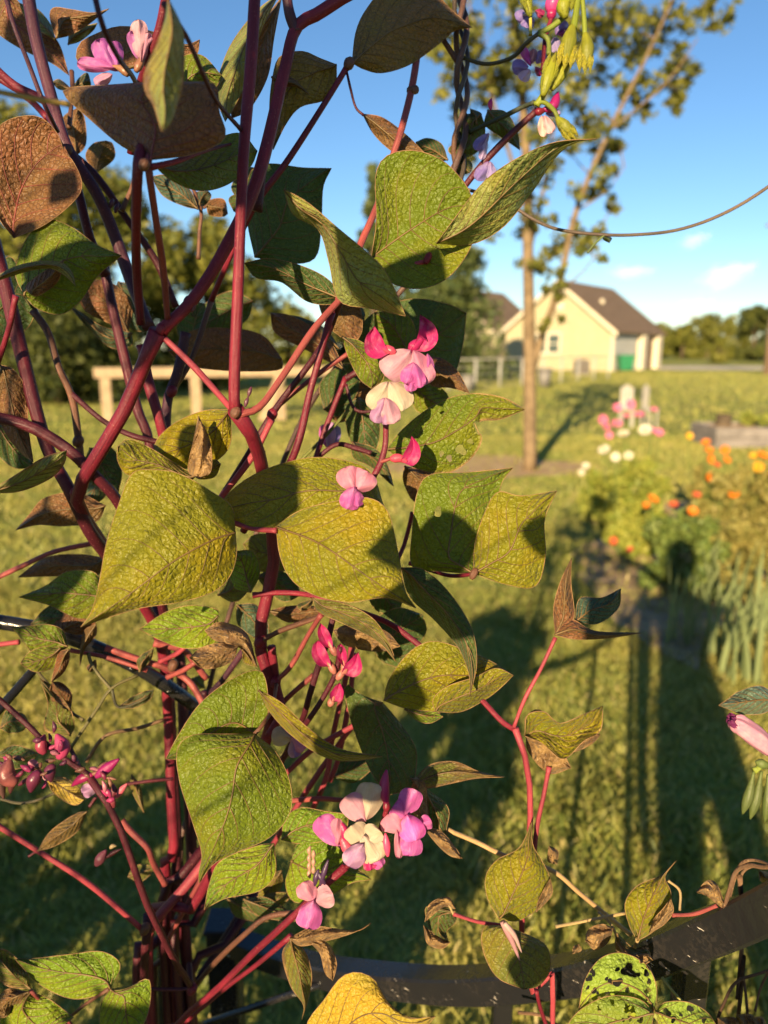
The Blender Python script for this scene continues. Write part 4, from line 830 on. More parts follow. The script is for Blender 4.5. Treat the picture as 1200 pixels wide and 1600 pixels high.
Lf((-20, 770), (104, 704), [(20, 745), (68, 715)], [(30, 768), (78, 748), (100, 725)], .565, GG, dry=.5, roll=.012); Lf((165, 790), (25, 828), [(120, 770), (70, 778), (45, 805)], [(150, 815), (100, 822), (60, 820)], .68, BR, under=True)
Lf((140, 700), (185, 770), [(130, 735), (155, 765)], [(175, 700), (190, 735)], .70, DG); Lf((180, 705), (130, 790), [(155, 715), (132, 750)], [(180, 745), (160, 780)], .71, BG)
Lf((359, 640), (240, 712), [(318, 642), (275, 660), (246, 686)], [(361, 688), (346, 714), (310, 731), (270, 729)], (.57, .60), YG, fold=.01); Lf((310, 650), (312, 748), [(302, 690), (294, 735)], [(328, 690), (330, 735)], .555, TN, dry=.9, veins=False, wav=.004)
Lf((306, 744), (184, 698), [(270, 722), (235, 700), (202, 686)], [(290, 754), (240, 742), (200, 742), (184, 720)], (.57, .565), YG, fold=.012); Lf((300, 735), (345, 725), [(310, 748), (335, 745)], [(315, 725), (335, 718)], .58, YG, dry=.2)
Lf((368, 832), (126, 980), [(362, 792), (330, 768), (282, 741), (240, 734), (206, 741), (184, 792), (166, 850), (155, 910), (143, 955)], [(369, 872), (356, 905), (330, 926), (280, 941), (220, 950), (165, 966)], (.525, .50), YG, fold=.018, bend=-.018, res=(40, 27), mid=[(330, 845), (270, 878), (200, 930)], holes=[(350, 905, 3)])
Lf((600, 792), (337, 804), [(578, 736), (525, 717), (470, 717), (402, 739), (356, 772)], [(545, 812), (470, 820), (430, 832), (372, 817)], (.55, .545), YG, fold=.008, roll=-.014, res=(34, 21))
Lf((431, 823), (650, 950), [(468, 798), (525, 783), (575, 778), (606, 800), (622, 862), (633, 922)], [(438, 870), (456, 906), (492, 930), (545, 941), (602, 934)], (.53, .495), YG, fold=.014, bend=-.012, res=(40, 27), mid=[(500, 850), (580, 905)], dry=.12)
Lf((740, 896), (801, 731), [(692, 893), (645, 886), (644, 830), (652, 770), (672, 742), (732, 738)], [(760, 850), (776, 790), (784, 755)], (.565, .585), GR, fold=.010, res=(34, 21), holes=[(684, 800, 7), (674, 800, 4), (735, 742, 2)])
Lf((740, 896), (870, 767), [(742, 850), (758, 800), (778, 769), (815, 775)], [(790, 913), (836, 916), (852, 870), (851, 812)], (.558, .55), YG, fold=.01, res=(34, 21))
Lf((627, 887), (734, 1088), [(662, 890), (702, 926), (736, 980), (745, 1035)], [(640, 932), (680, 970), (716, 1012), (733, 1055)], (.56, .54), DG, fold=.014, roll=.012)
Lf((488, 934), (618, 1033), [(540, 944), (582, 966), (606, 1000)], [(498, 956), (540, 976), (590, 1002)], (.575, .57), OG, roll=.01)
Lf((600, 1095), (802, 1055), [(606, 1066), (626, 1034), (652, 1010), (682, 1002), (722, 1014), (765, 1032)], [(640, 1108), (700, 1110), (750, 1092)], (.58, .585), YG, fold=.012, res=(30, 19)); Lf((680, 1112), (802, 1055), [(677, 1092), (700, 1072), (742, 1058), (775, 1044)], [(720, 1112), (760, 1092), (785, 1072)], (.565, .57), YG, roll=.014, dry=.18); Lf((632, 1108), (692, 1120), [(650, 1125), (672, 1130)], [(655, 1106), (680, 1110)], .59, LG)
Lf((598, 1098), (608, 1242), [(565, 1086), (540, 1069), (544, 1110), (562, 1165), (582, 1210)], [(622, 1126), (648, 1166), (650, 1202), (640, 1232)], (.60, .59), DG, fold=.01)
Lf((398, 1145), (259, 1186), [(418, 1120), (416, 1066), (402, 1047), (360, 1062), (312, 1100), (278, 1150)], [(370, 1160), (330, 1172), (292, 1186)], (.575, .565), GR, fold=.008, res=(32, 21), mid=[(360, 1130), (300, 1165)])
Lf((398, 1147), (311, 1380), [(352, 1147), (300, 1149), (277, 1172), (281, 1222), (300, 1282), (315, 1332), (311, 1362)], [(430, 1174), (453, 1222), (453, 1270), (422, 1308), (372, 1331), (334, 1350)], (.55, .52), GR, fold=.016, bend=-.014, res=(40, 27))
Lf((404, 1078), (598, 1182), [(440, 1098), (482, 1138), (532, 1170)], [(424, 1116), (464, 1156), (510, 1184), (552, 1189)], (.54, .545), YG, roll=.008); Pe([(398, 1147, .555), (412, 1130, .56), (426, 1105, .59), (432, 1070, .63)], 3.6, BRN)
Lf((428, 1318), (319, 1421), [(400, 1322), (345, 1345), (328, 1378)], [(430, 1365), (405, 1392), (352, 1404)], (.60, .60), LG, fold=.01)
Lf((440, 1312), (545, 1272), [(445, 1280), (470, 1262), (510, 1268)], [(470, 1318), (515, 1312), (540, 1296)], .63, LG); Lf((458, 1345), (580, 1374), [(462, 1322), (485, 1304), (522, 1318), (552, 1352)], [(446, 1380), (462, 1410), (512, 1402), (548, 1380)], .635, LG, fold=.008)
Lf((160, 936), (30, 933), [(150, 896), (105, 893), (72, 915)], [(158, 962), (120, 966), (78, 946)], .66, GR); Lf((150, 960), (48, 975), [(110, 940), (75, 948)], [(140, 985), (90, 986)], .68, DG); Lf((165, 872), (28, 902), [(120, 866), (70, 872)], [(150, 900), (90, 900)], .70, BR, under=True)
Lf((100, 985), (150, 965), [(85, 975), (110, 955)], [(120, 992), (145, 985)], .67, BR, under=True); Lf((150, 975), (125, 1040), [(132, 985), (126, 1010)], [(150, 992), (132, 1015)], .655, BR, under=True)
Lf((106, 1010), (18, 980), [(98, 985), (75, 976), (45, 978)], [(90, 1022), (55, 1022), (35, 1000)], .63, GR); Lf((95, 1012), (32, 1036), [(70, 1010), (45, 1020)], [(88, 1040), (60, 1050), (42, 1044)], .625, GR); Lf((108, 1014), (80, 1066), [(92, 1020), (85, 1045)], [(108, 1032), (98, 1052)], .62, BRN)
Lf((340, 962), (218, 983), [(338, 952), (300, 946), (260, 956)], [(336, 1004), (290, 1013), (250, 1000)], .64, LG, holes=[(330, 955, 3)]); Lf((392, 926), (362, 862), [(366, 918), (358, 885)], [(406, 895), (395, 862)], .63, LG); Lf((340, 930), (405, 880), [(350, 905), (375, 880)], [(370, 940), (400, 905)], .66, OG)
Lf((320, 985), (402, 1042), [(345, 972), (385, 990)], [(335, 1000), (375, 1012)], .56, TN, dry=.9, veins=False, wav=.005, fold=.016); Lf((372, 1010), (296, 1028), [(345, 1005), (315, 1012)], [(360, 1035), (320, 1045)], .56, TN, dry=.9, veins=False, wav=.005, fold=.012); Lf((378, 1015), (402, 1042), [(382, 1035)], [(395, 1020)], .57, YG)
Lf((420, 955), (512, 952), [(445, 948), (480, 946)], [(450, 972), (485, 966)], .67, BR, under=True); Lf((470, 955), (490, 935), [(465, 945)], [(485, 948)], .66, DG); Lf((370, 945), (420, 1000), [(372, 975), (400, 998)], [(400, 945), (418, 970)], .68, BG, holes=[(390, 965, 3), (405, 980, 3)]); Lf((400, 900), (470, 930), [(420, 925), (445, 940)], [(430, 890), (460, 905)], .68, DG)
Lf((470, 860), (380, 850), [(440, 838), (400, 835)], [(450, 890), (400, 890)], .70, OG); Lf((590, 1010), (660, 960), [(580, 975), (620, 950)], [(630, 1025), (665, 990)], .68, DG); Lf((575, 1000), (680, 1030), [(600, 985), (650, 1000)], [(600, 1035), (650, 1045)], .69, DG); Lf((520, 985), (625, 1010), [(550, 975), (600, 985)], [(540, 1008), (590, 1018)], .63, TN, dry=.9, veins=False)
Lf((582, 905), (622, 960), [(575, 930), (590, 955)], [(610, 905), (628, 935)], .70, DG)
# --- leaves, bottom
Lf((490, 1660), (680, 1588), [(478, 1605), (508, 1560), (532, 1528), (556, 1519), (584, 1530), (606, 1566), (640, 1590)], [(560, 1660), (620, 1640), (660, 1610)], (.56, .53), GO, fold=.012, dry=.2)
Lf((454, 1468), (472, 1592), [(441, 1492), (454, 1540), (474, 1570)], [(476, 1486), (487, 1522), (482, 1560)], .61, OG, dry=.35, fold=.012); Lf((452, 1466), (579, 1443), [(490, 1448), (530, 1452), (560, 1454)], [(470, 1478), (510, 1470), (550, 1458)], .60, BRN, dry=.9, veins=False); Lf((482, 1470), (520, 1532), [(500, 1490), (508, 1520)], [(512, 1474), (526, 1505)], .605, BRN, dry=.9, veins=False, wav=.003)
Lf((172, 1545), (24, 1499), [(188, 1508), (160, 1487), (110, 1491), (60, 1497)], [(150, 1556), (110, 1560), (62, 1538)], (.62, .62), LG, fold=.008); Lf((172, 1546), (205, 1640), [(158, 1570), (160, 1610)], [(205, 1540), (233, 1531), (232, 1580)], .62, LG)
Lf((48, 1550), (115, 1590), [(20, 1570), (0, 1600), (40, 1640)], [(75, 1560), (100, 1578)], .63, LG); Lf((48, 1545), (-10, 1480), [(10, 1540), (-15, 1510)], [(40, 1515), (15, 1488)], .62, OG, dry=.45, wav=.005); Lf((45, 1550), (-10, 1580), [(15, 1545), (0, 1555)], [(25, 1575), (5, 1590)], .625, BR, under=True, wav=.004)
Pe([(170, 1545, .62), (120, 1580, .64), (90, 1620, .68), (90, 1720, .74)], 3, BRN); Pe([(48, 1548, .63), (80, 1580, .65), (110, 1600, .66), (140, 1680, .72)], 3, SAL)
Lf((136, 1268), (58, 1330), [(118, 1272), (80, 1298)], [(120, 1300), (85, 1322)], .66, OG, under=True, dry=.3); Lf((72, 1216), (132, 1250), [(100, 1215), (125, 1232)], [(85, 1240), (115, 1258)], .64, (.36, .28, .06), dry=.35, wav=.004); Lf((110, 1150), (62, 1060), [(70, 1140), (75, 1100)], [(116, 1130), (100, 1085)], .65, OG, dry=.4, wav=.004); Lf((110, 1110), (82, 1065), [(85, 1100), (78, 1080)], [(112, 1085), (98, 1068)], .645, BR, under=True, wav=.004)
Lf((-10, 1180), (60, 1178), [(20, 1165), (45, 1170)], [(10, 1200), (40, 1198)], .66, DG); Lf((0, 1138), (45, 1130), [(10, 1110), (35, 1115)], [(15, 1145), (35, 1142)], .64, DG); Lf((185, 1105), (240, 1078), [(205, 1090), (228, 1080)], [(210, 1106), (235, 1092)], .665, DG, wav=.004); Lf((218, 1050), (240, 1012), [(215, 1030)], [(235, 1032)], .67, DG, wav=.003); Lf((140, 1050), (150, 1030), [(136, 1042)], [(150, 1045)], .66, BR)
for a, b_, c, dd, col in (((380, 1405), (470, 1440), 30, .70, DG), ((400, 1420), (460, 1395), 28, .71, OG), ((205, 1210), (225, 1270), 14, .72, OG), ((200, 1370), (245, 1355), 26, .74, OG), ((300, 1060), (320, 1075), 22, .80, LG), ((440, 1360), (400, 1420), 30, .73, OG), ((355, 1405), (420, 1440), 34, .78, DG), ((520, 1215), (600, 1180), 40, .72, DG), ((640, 1240), (690, 1300), 36, .66, DG)):
    a = np.array(a, float); b2 = np.array(b_, float); n_ = np.array([-(b2 - a)[1], (b2 - a)[0]]); n_ /= np.linalg.norm(n_)
    Lf(tuple(a), tuple(b2), [tuple(a + (b2 - a) * .3 + n_ * c * .5), tuple(a + (b2 - a) * .65 + n_ * c * .35)], [tuple(a + (b2 - a) * .3 - n_ * c * .5), tuple(a + (b2 - a) * .65 - n_ * c * .35)], dd, col)
Lf((645, 1222), (788, 1214), [(670, 1196), (710, 1190), (750, 1206)], [(665, 1232), (705, 1224), (745, 1216)], .605, OG, dry=.55, wav=.004); Lf((660, 1228), (722, 1342), [(662, 1270), (680, 1310)], [(700, 1262), (698, 1305)], .61, DG, dry=.3, fold=.01); Lf((636, 1212), (668, 1300), [(640, 1240), (650, 1280)], [(662, 1220), (668, 1260)], .60, TN, dry=.9, veins=False); Lf((662, 1290), (722, 1342), [(675, 1310), (700, 1335)], [(690, 1300), (712, 1325)], .60, TN, dry=.9, veins=False)
# --- blooms of the big vine
def bl(at, d, petals, label=None, par=V1):
    f = flower(par, at, d, label)
    for p in petals:
        kind = p[0]
        if kind == 'p': petal(f, p[1], p[2], p[3], (d + (p[5] if len(p) > 5 else 0), d - .004 + (p[5] if len(p) > 5 else 0)), p[4], cup=p[6] if len(p) > 6 else .006, notch=p[7] if len(p) > 7 else 0)
        elif kind == 'f': fin(f, p[1], p[2], p[3], p[4], d, p[5])
        elif kind == 'b': bud('bud_petal', f, p[1], p[2], p[3], d + (p[4] if len(p) > 4 else 0))
        elif kind == 'c': bud('calyx', f, p[1], p[2], p[3] if len(p) > 3 else SAL, d, 'bud', (.5, 1, .95, .7, .4))
    return f
bl((612, 548), .555, [('f', (610, 551), (585, 509), [(588, 561), (571, 551), (571, 528)], [(603, 541), (596, 526)], MAG), ('c', [(618, 552), (606, 546), (594, 540)], 7.5, (.55, .06, .10))], 'curved hot pink bud above the open pale flower')
bl((640, 547), .565, [('f', (642, 547), (656, 491), [(668, 549), (684, 532), (679, 508)], [(650, 532), (655, 514)], MAG), ('c', [(640, 548), (648, 540), (660, 530)], 9, DM)], 'hot pink bud with a dark base beside the pale flower')
bl((640, 550), .55, [('p', (642, 547), (602, 588), 50, PP, 0, .008), ('p', (646, 547), (664, 602), 44, PK, .001, .008), ('p', (668, 552), (672, 590), 18, ORC, .006), ('p', (646, 566), (634, 600), 26, ORC, -.006), ('p', (646, 566), (658, 606), 22, ORC, -.007), ('p', (640, 580), (643, 612), 22, ORC, -.004)])
bl((605, 600), .548, [('p', (606, 596), (580, 640), 34, CR, 0), ('p', (608, 596), (630, 642), 52, CR, .001, .008), ('p', (600, 621), (586, 661), 24, LIL, -.006), ('p', (602, 621), (616, 662), 30, PP, -.008), ('p', (600, 630), (604, 664), 20, LIL, -.005)])
bl((614, 716), .56, [('f', (626, 721), (643, 681), [(645, 728), (657, 713), (654, 694)], [(631, 708), (638, 696)], MAG), ('c', [(610, 717), (624, 716), (636, 722)], 7.5, (.55, .06, .10))], 'single hot pink bud on the lower stalk')
bl((554, 762), .515, [('p', (555, 768), (538, 730), 36, PK, 0, .007), ('p', (556, 768), (574, 736), 46, PK, .001, .007), ('p', (554, 760), (542, 796), 32, ORC, -.006, .008), ('p', (552, 764), (560, 792), 24, ORC, -.004)])
bl((516, 690), .68, [('p', (515, 702), (508, 662), 24, ORC), ('p', (517, 702), (524, 664), 22, VIO, .002), ('b', [(514, 700), (517, 680), (519, 660)], 8, LIL)])
for i, (b_, t_, l_, r_) in enumerate([((520, 1014), (500, 973), [(504, 1008), (496, 990)], [(519, 1000), (512, 984)]), ((518, 1042), (497, 1000), [(498, 1040), (487, 1024), (489, 1008)], [(513, 1024), (505, 1008)]), ((538, 1043), (532, 1005), [(528, 1030), (526, 1014)], [(542, 1028), (540, 1014)]), ((533, 1053), (560, 1018), [(538, 1040), (550, 1028)], [(555, 1058), (566, 1044)]), ((518, 1096), (531, 1066), [(515, 1086), (522, 1074)], [(532, 1096), (537, 1082)])]):
    x, y = b_; q = (x * .7 + t_[0] * .3, y * .7 + t_[1] * .3); e = (x * 1.25 - t_[0] * .25, y * 1.25 - t_[1] * .25)
    bl((x, y), .585, [('f', b_, t_, l_, r_, MAG), ('c', [e, b_, q], 6, (.36, .13, .10)), ('c', [e, ((x + e[0]) / 2, (y + e[1]) / 2), b_], 4, (.30, .09, .07))])
bl((452, 1152), .60, [('p', (458, 1152), (424, 1150), 30, CR), ('p', (456, 1150), (448, 1130), 26, PP, .001), ('p', (455, 1152), (476, 1172), 30, PK, -.004), ('p', (456, 1158), (462, 1184), 20, LIL, -.003)])
bl((570, 1280), .565, [('p', (572, 1284), (540, 1244), 42, PP), ('p', (572, 1282), (580, 1222), 46, CR, .001, .008)])
bl((602, 1258), .57, [('b', [(605, 1260), (600, 1232), (604, 1203)], 8.5, DM), ('c', [(604, 1268), (604, 1256), (603, 1246)], 6, RED)], 'slim upright dark crimson bud of the lower flower group')
bl((538, 1318), .57, [('p', (532, 1322), (498, 1276), 40, ORC), ('p', (528, 1322), (526, 1278), 20, PK, -.004), ('b', [(540, 1318), (538, 1298), (530, 1282)], 7, DM), ('c', [(546, 1332), (540, 1320), (534, 1308)], 9, (.55, .07, .12))])
bl((572, 1320), .555, [('p', (572, 1322), (548, 1290), 40, CR, .002, .008), ('p', (570, 1318), (596, 1300), 44, CR), ('p', (568, 1305), (590, 1346), 46, CR, -.002), ('p', (568, 1318), (544, 1354), 34, LIL, -.006), ('p', (572, 1336), (580, 1360), 20, MAG), ('p', (582, 1340), (598, 1354), 22, ORC)])
bl((630, 1275), .555, [('p', (634, 1276), (612, 1262), 56, ORC, 0, .008), ('p', (628, 1300), (606, 1272), 44, PK, .001), ('p', (632, 1274), (646, 1232), 38, ORC), ('p', (636, 1272), (650, 1314), 42, (.80, .14, .52), -.005, .010), ('p', (640, 1300), (638, 1338), 44, ORC), ('p', (654, 1290), (674, 1282), 24, ORC, .004), ('p', (620, 1296), (624, 1342), 14, PK), ('b', [(606, 1338), (604, 1320), (602, 1302)], 6, (.6, .06, .14))])
bl((490, 1408), .585, [('p', (492, 1408), (470, 1380), 32, PK), ('p', (491, 1408), (520, 1396), 38, PP, .001), ('p', (490, 1406), (480, 1452), 40, ORC, -.004, .008)])
St([(605, 1262, .575), (592, 1300, .58), (572, 1335, .59), (540, 1355, .60)], 4.5, RED, name='flower_stalk')
for pts in ([(500, 1384), (506, 1364), (513, 1343)], [(492, 1384), (494, 1370), (498, 1358)], [(508, 1382), (502, 1372), (496, 1362)]): bud('bud', V1, pts, 4.5, (.05, .02, .06), .588)
for k in range(7): bud('bud', V1, [(486 + (k % 2) * 5 - 2, 1372 - k * 6), (486 + (k % 2) * 7 - 3, 1364 - k * 6), (487 + (k % 2) * 5 - 2, 1358 - k * 6)], 3.6, (.35, .20, .14), .60)
for pts, r, c, d in [([(70, 1178), (64, 1165), (70, 1148)], 10, (.40, .05, .10), .59), ([(92, 1185), (98, 1168), (88, 1147)], 13, (.62, .07, .20), .59), ([(26, 1225), (10, 1210), (16, 1186)], 16, (.42, .12, .11), .585), ([(62, 1205), (52, 1220), (48, 1238)], 12, (.20, .03, .08), .585), ([(84, 1195), (78, 1205), (80, 1222)], 10, (.20, .04, .09), .59), ([(10, 1205), (2, 1225), (6, 1248)], 8, (.22, .10, .08), .59), ([(24, 1218), (18, 1228), (16, 1240)], 6, (.15, .05, .05), .588),
                     ([(150, 1214), (165, 1202), (186, 1186)], 9.5, (.40, .02, .16), .59), ([(172, 1248), (178, 1236), (176, 1224)], 6, (.20, .04, .06), .60), ([(182, 1246), (190, 1234), (199, 1224)], 6, (.70, .14, .20), .60), ([(146, 1210), (128, 1216), (112, 1228)], 8, MAG, .60), ([(178, 1262), (176, 1250), (174, 1240)], 5, (.3, .05, .07), .60), ([(150, 1352), (158, 1340), (166, 1328)], 9, (.20, .05, .08), .61), ([(172, 1326), (176, 1322), (182, 1322)], 4, (.45, .32, .16), .61), ([(166, 1340), (178, 1332), (190, 1326)], 4, DRK, .61)]: bud('bud', V1, pts, r * .92, tuple(x * .6 for x in c), d, prof=(.4, .8, 1, .9, .6, .2))
rb_ = random.Random(11)
for (cx, cy, n_) in ((14, 1200, 9), (52, 1210, 9), (86, 1170, 8), (150, 1205, 5), (180, 1240, 5), (118, 1195, 3)):
    for _ in range(n_):
        x, y = cx + rb_.gauss(0, 11), cy + rb_.gauss(0, 12); a = rb_.uniform(0, 6.28); l = rb_.uniform(11, 20); c = rb_.choice([(.16, .02, .05), (.30, .03, .10), (.10, .02, .05), (.22, .09, .06), (.38, .12, .16), (.14, .06, .04)])
        bud('bud', V1, [(x, y), (x + l * .5 * math.cos(a) + 2, y + l * .5 * math.sin(a)), (x + l * math.cos(a), y + l * math.sin(a))], rb_.uniform(2.8, 5.2), c, .592 + rb_.uniform(-.012, .012), prof=(.4, .8, 1, .9, .6, .2))
f = bl((150, 1235), .60, [('p', (152, 1228), (128, 1240), 22, LIL), ('p', (148, 1226), (168, 1244), 16, MAG)]); bl((60, 1205), .60, [('p', (64, 1206), (44, 1190), 18, PK), ('p', (66, 1210), (78, 1216), 14, PK)])
bl((190, 110), .52, [('p', (182, 112), (150, 62), 34, (.36, .09, .34)), ('p', (184, 112), (172, 64), 34, (.40, .10, .40), .002), ('p', (180, 106), (120, 98), 24, (.50, .13, .38), -.003), ('p', (176, 116), (148, 132), 22, (.48, .24, .38), -.002), ('c', [(200, 118), (190, 108), (176, 104)], 6, (.26, .12, .06))]); bl((218, 95), .515, [('p', (222, 98), (204, 48), 22, (.38, .12, .36)), ('p', (220, 96), (216, 30), 28, (.55, .30, .36), -.003), ('p', (222, 96), (232, 50), 18, (.62, .28, .40), -.002), ('c', [(212, 112), (220, 96), (222, 84)], 6.5, (.28, .12, .07))])
# ------------------------------------------------------------------ sprig on a pink stem, to the right
vb2 = P(862, 1640, .62)
V2 = thing('bean_vine', (vb2.x, vb2.y, 0), 'thin pink stemmed bean vine with curled leaves climbing past the curved rail', 'vine')
k2 = dict(par=V2)
St([(805, 1138, .583), (820, 1180, .59), (828, 1230, .595), (828, 1300, .60), (822, 1370, .60), (815, 1440, .605), (818, 1500, .61), (835, 1560, .62), (862, 1640, .63), (vb2.x, vb2.y, -.02, 0)], 5.2, PNK, **k2); St([(858, 1198, .60), (850, 1240, .602), (838, 1300, .605), (832, 1380, .607)], 4.2, PNK, **k2); St([(838, 1548, .60), (846, 1580, .61), (868, 1640, .62)], 3.6, RED, **k2)
Pe([(803, 1136, .583), (820, 1092, .58), (845, 1045, .58), (868, 996, .58)], 3.6, PNK, **k2); Pe([(700, 1297, .62), (745, 1316, .62), (795, 1340, .61), (862, 1360, .61), (905, 1395, .615), (945, 1428, .62), (985, 1460, .63)], 4.2, (.45, .28, .12), **k2); Pe([(868, 1448, .60), (920, 1438, .60), (976, 1427, .60)], 2.6, TN, **k2); Pe([(708, 1428, .60), (745, 1440, .60), (785, 1446, .60)], 3.2, PNK, **k2); Pe([(1050, 1430, .57), (1085, 1428, .57), (1120, 1415, .56)], 3.4, SAL, **k2); Pe([(1044, 1376, .575), (1062, 1392, .575), (1062, 1422, .575)], 2.4, TN, **k2)
Lf((868, 992), (893, 872), [(865, 950), (876, 908)], [(896, 968), (892, 910)], .585, BR, under=True, **k2); Lf((898, 972), (970, 920), [(906, 935), (940, 934)], [(935, 974), (966, 950)], .60, BG, **k2); Lf((866, 992), (1002, 989), [(892, 968), (930, 986)], [(900, 999), (950, 997)], .58, BR, under=True, **k2)
Lf((820, 1150), (942, 1103), [(824, 1118), (850, 1112), (874, 1130), (908, 1118)], [(848, 1162), (880, 1186), (912, 1158), (938, 1142)], .585, YG, dry=.28, fold=-.016, wav=.004, **k2); Lf((822, 1145), (892, 1200), [(822, 1120), (850, 1114)], [(826, 1175), (858, 1208)], .60, TN, dry=.9, veins=False, wav=.004, **k2); Lf((886, 1172), (938, 1148), [(900, 1158), (920, 1146)], [(900, 1174), (925, 1162)], .578, TN, dry=.9, veins=False, **k2)
Lf((780, 1436), (831, 1283), [(762, 1404), (759, 1370), (776, 1344), (812, 1324)], [(812, 1438), (850, 1410), (859, 1374), (846, 1344), (832, 1318)], (.575, .57), YG, fold=.014, **k2); Lf((838, 1425), (860, 1372), [(842, 1405)], [(862, 1398)], .568, TN, dry=.9, veins=False, **k2)
Lf((996, 1470), (1057, 1344), [(982, 1442), (977, 1410), (996, 1384), (1032, 1368)], [(1020, 1456), (1046, 1430), (1048, 1394), (1039, 1370)], (.575, .57), YG, fold=.012, **k2); Lf((1014, 1458), (1048, 1404), [(1022, 1436), (1036, 1420)], [(1038, 1444), (1052, 1424)], .562, TN, dry=.9, veins=False, **k2)
Lf((786, 1446), (818, 1546), [(757, 1449), (754, 1482), (776, 1526)], [(832, 1464), (856, 1482), (859, 1516), (842, 1540)], (.58, .57), OG, dry=.15, fold=.012, **k2); bud('bud', V2, [(785, 1440), (798, 1465), (812, 1500)], 5.5, (.42, .22, .22), .565, prof=(.8, 1, .9, .7, .5, .2)); bud('bud', V2, [(788, 1442), (804, 1462), (815, 1488)], 4.5, (.46, .30, .26), .562, prof=(.8, 1, .9, .7, .5, .2))
Lf((964, 1458), (1018, 1500), [(962, 1480), (985, 1502)], [(990, 1482), (1012, 1484)], .58, DG, **k2); Lf((962, 1470), (1020, 1500), [(966, 1492), (995, 1510)], [(985, 1492), (1012, 1490)], .57, TN, dry=.9, veins=False, wav=.003, **k2); Lf((958, 1450), (915, 1470), [(940, 1444), (920, 1452)], [(950, 1472), (930, 1484)], .575, (.25, .20, .15), dry=.9, veins=False, wav=.005, **k2)
Lf((1132, 1412), (1088, 1394), [(1120, 1382), (1105, 1376)], [(1128, 1418), (1105, 1400)], .55, (.40, .24, .10), dry=.9, veins=False, wav=.004, **k2); Lf((870, 1350), (858, 1322), [(856, 1345)], [(872, 1330)], .60, BRN, dry=.9, veins=False, **k2); Lf((895, 1490), (905, 1475), [(896, 1480)], [(908, 1485)], .60, TN, dry=.9, veins=False, **k2)
Lf((712, 1424), (700, 1470), [(668, 1416), (668, 1440), (680, 1462)], [(712, 1440), (698, 1455)], .60, DG, wav=.003, **k2); Lf((712, 1420), (664, 1440), [(700, 1402), (672, 1412)], [(692, 1418), (676, 1430)], .595, TN, dry=.9, veins=False, wav=.003, **k2); Lf((662, 1446), (704, 1472), [(668, 1474), (690, 1482)], [(676, 1458), (690, 1468)], .595, TN, dry=.9, veins=False, wav=.003, **k2)
Pe([(966, 1470, .60), (955, 1445, .60), (935, 1425, .61)], 2.4, TN, **k2); Pe([(996, 1468, .575), (992, 1480, .60), (985, 1490, .64)], 3, TN, **k2); Pe([(708, 1428, .60), (700, 1412, .60), (690, 1406, .60)], 2, TN, **k2)
# ------------------------------------------------------------------ morning glory twining down from the top
vb3 = P(290, 1500, .84)
V3 = thing('morning_glory_vine', (vb3.x, vb3.y, 0), 'dark twining morning glory with hairy yellow green seed cases and small heart leaves', 'vine')
k3 = dict(par=V3)
for ph, r, c in ((0, 5.5, (.09, .045, .035)), (2.2, 5, (.12, .06, .04)), (4.3, 4, (.07, .05, .035))):
    St([(718 + 9 * math.sin(ph + y / 26.0) + 4 * math.sin(y / 70), y, .66 + .008 * math.cos(ph + y / 26.0)) for y in range(-30, 300, 13)] + [(705, 335, .70), (655, 420, .72), (570, 520, .74), (475, 650, .77), (395, 850, .80), (330, 1060, .83), (300, 1250, .84), (285, 1450, .84), (vb3.x, vb3.y, -.02, 0)], r, c, knots=False, **k3)
St([(660, 12, .65), (688, 55, .655), (716, 98, .66)], 5, BRN, **k3); St([(685, 5, .65), (682, 40, .65)], 4, BRN, **k3); St([(722, 90, .66), (760, 100, .65), (800, 90, .635), (822, 68, .62), (842, 52, .615)], 3.6, (.08, .07, .03), **k3); St([(735, 206, .66), (775, 188, .64), (815, 168, .63), (835, 160, .62)], 4, (.05, .06, .03), **k3)
St([(715, 305, .64), (755, 255, .635), (800, 208, .63), (840, 172, .625)], 6, DRK, name='flower_stalk', **k3); St([(848, 110, .625), (852, 60, .625), (862, 25, .625), (866, -20, .625)], 4, RED, name='flower_stalk', **k3); St([(842, 52, .615), (865, 40, .615), (885, 20, .615), (895, -20, .615)], 5, (.16, .20, .03), **k3); St([(842, 52, .615), (856, 62, .615), (858, 85, .613)], 4.5, (.16, .20, .03), **k3); St([(829, 55, .62), (829, 35, .62), (828, 18, .62)], 3, (.35, .30, .04), **k3)
St([(838, 165, .618), (850, 145, .615), (860, 110, .612)], 6, (.26, .30, .03), mat='pod', **k3); St([(835, 162, .618), (850, 160, .615), (865, 172, .61), (872, 185, .61)], 4, (.22, .27, .03), mat='pod', **k3)
YP = (.26, .27, .02)
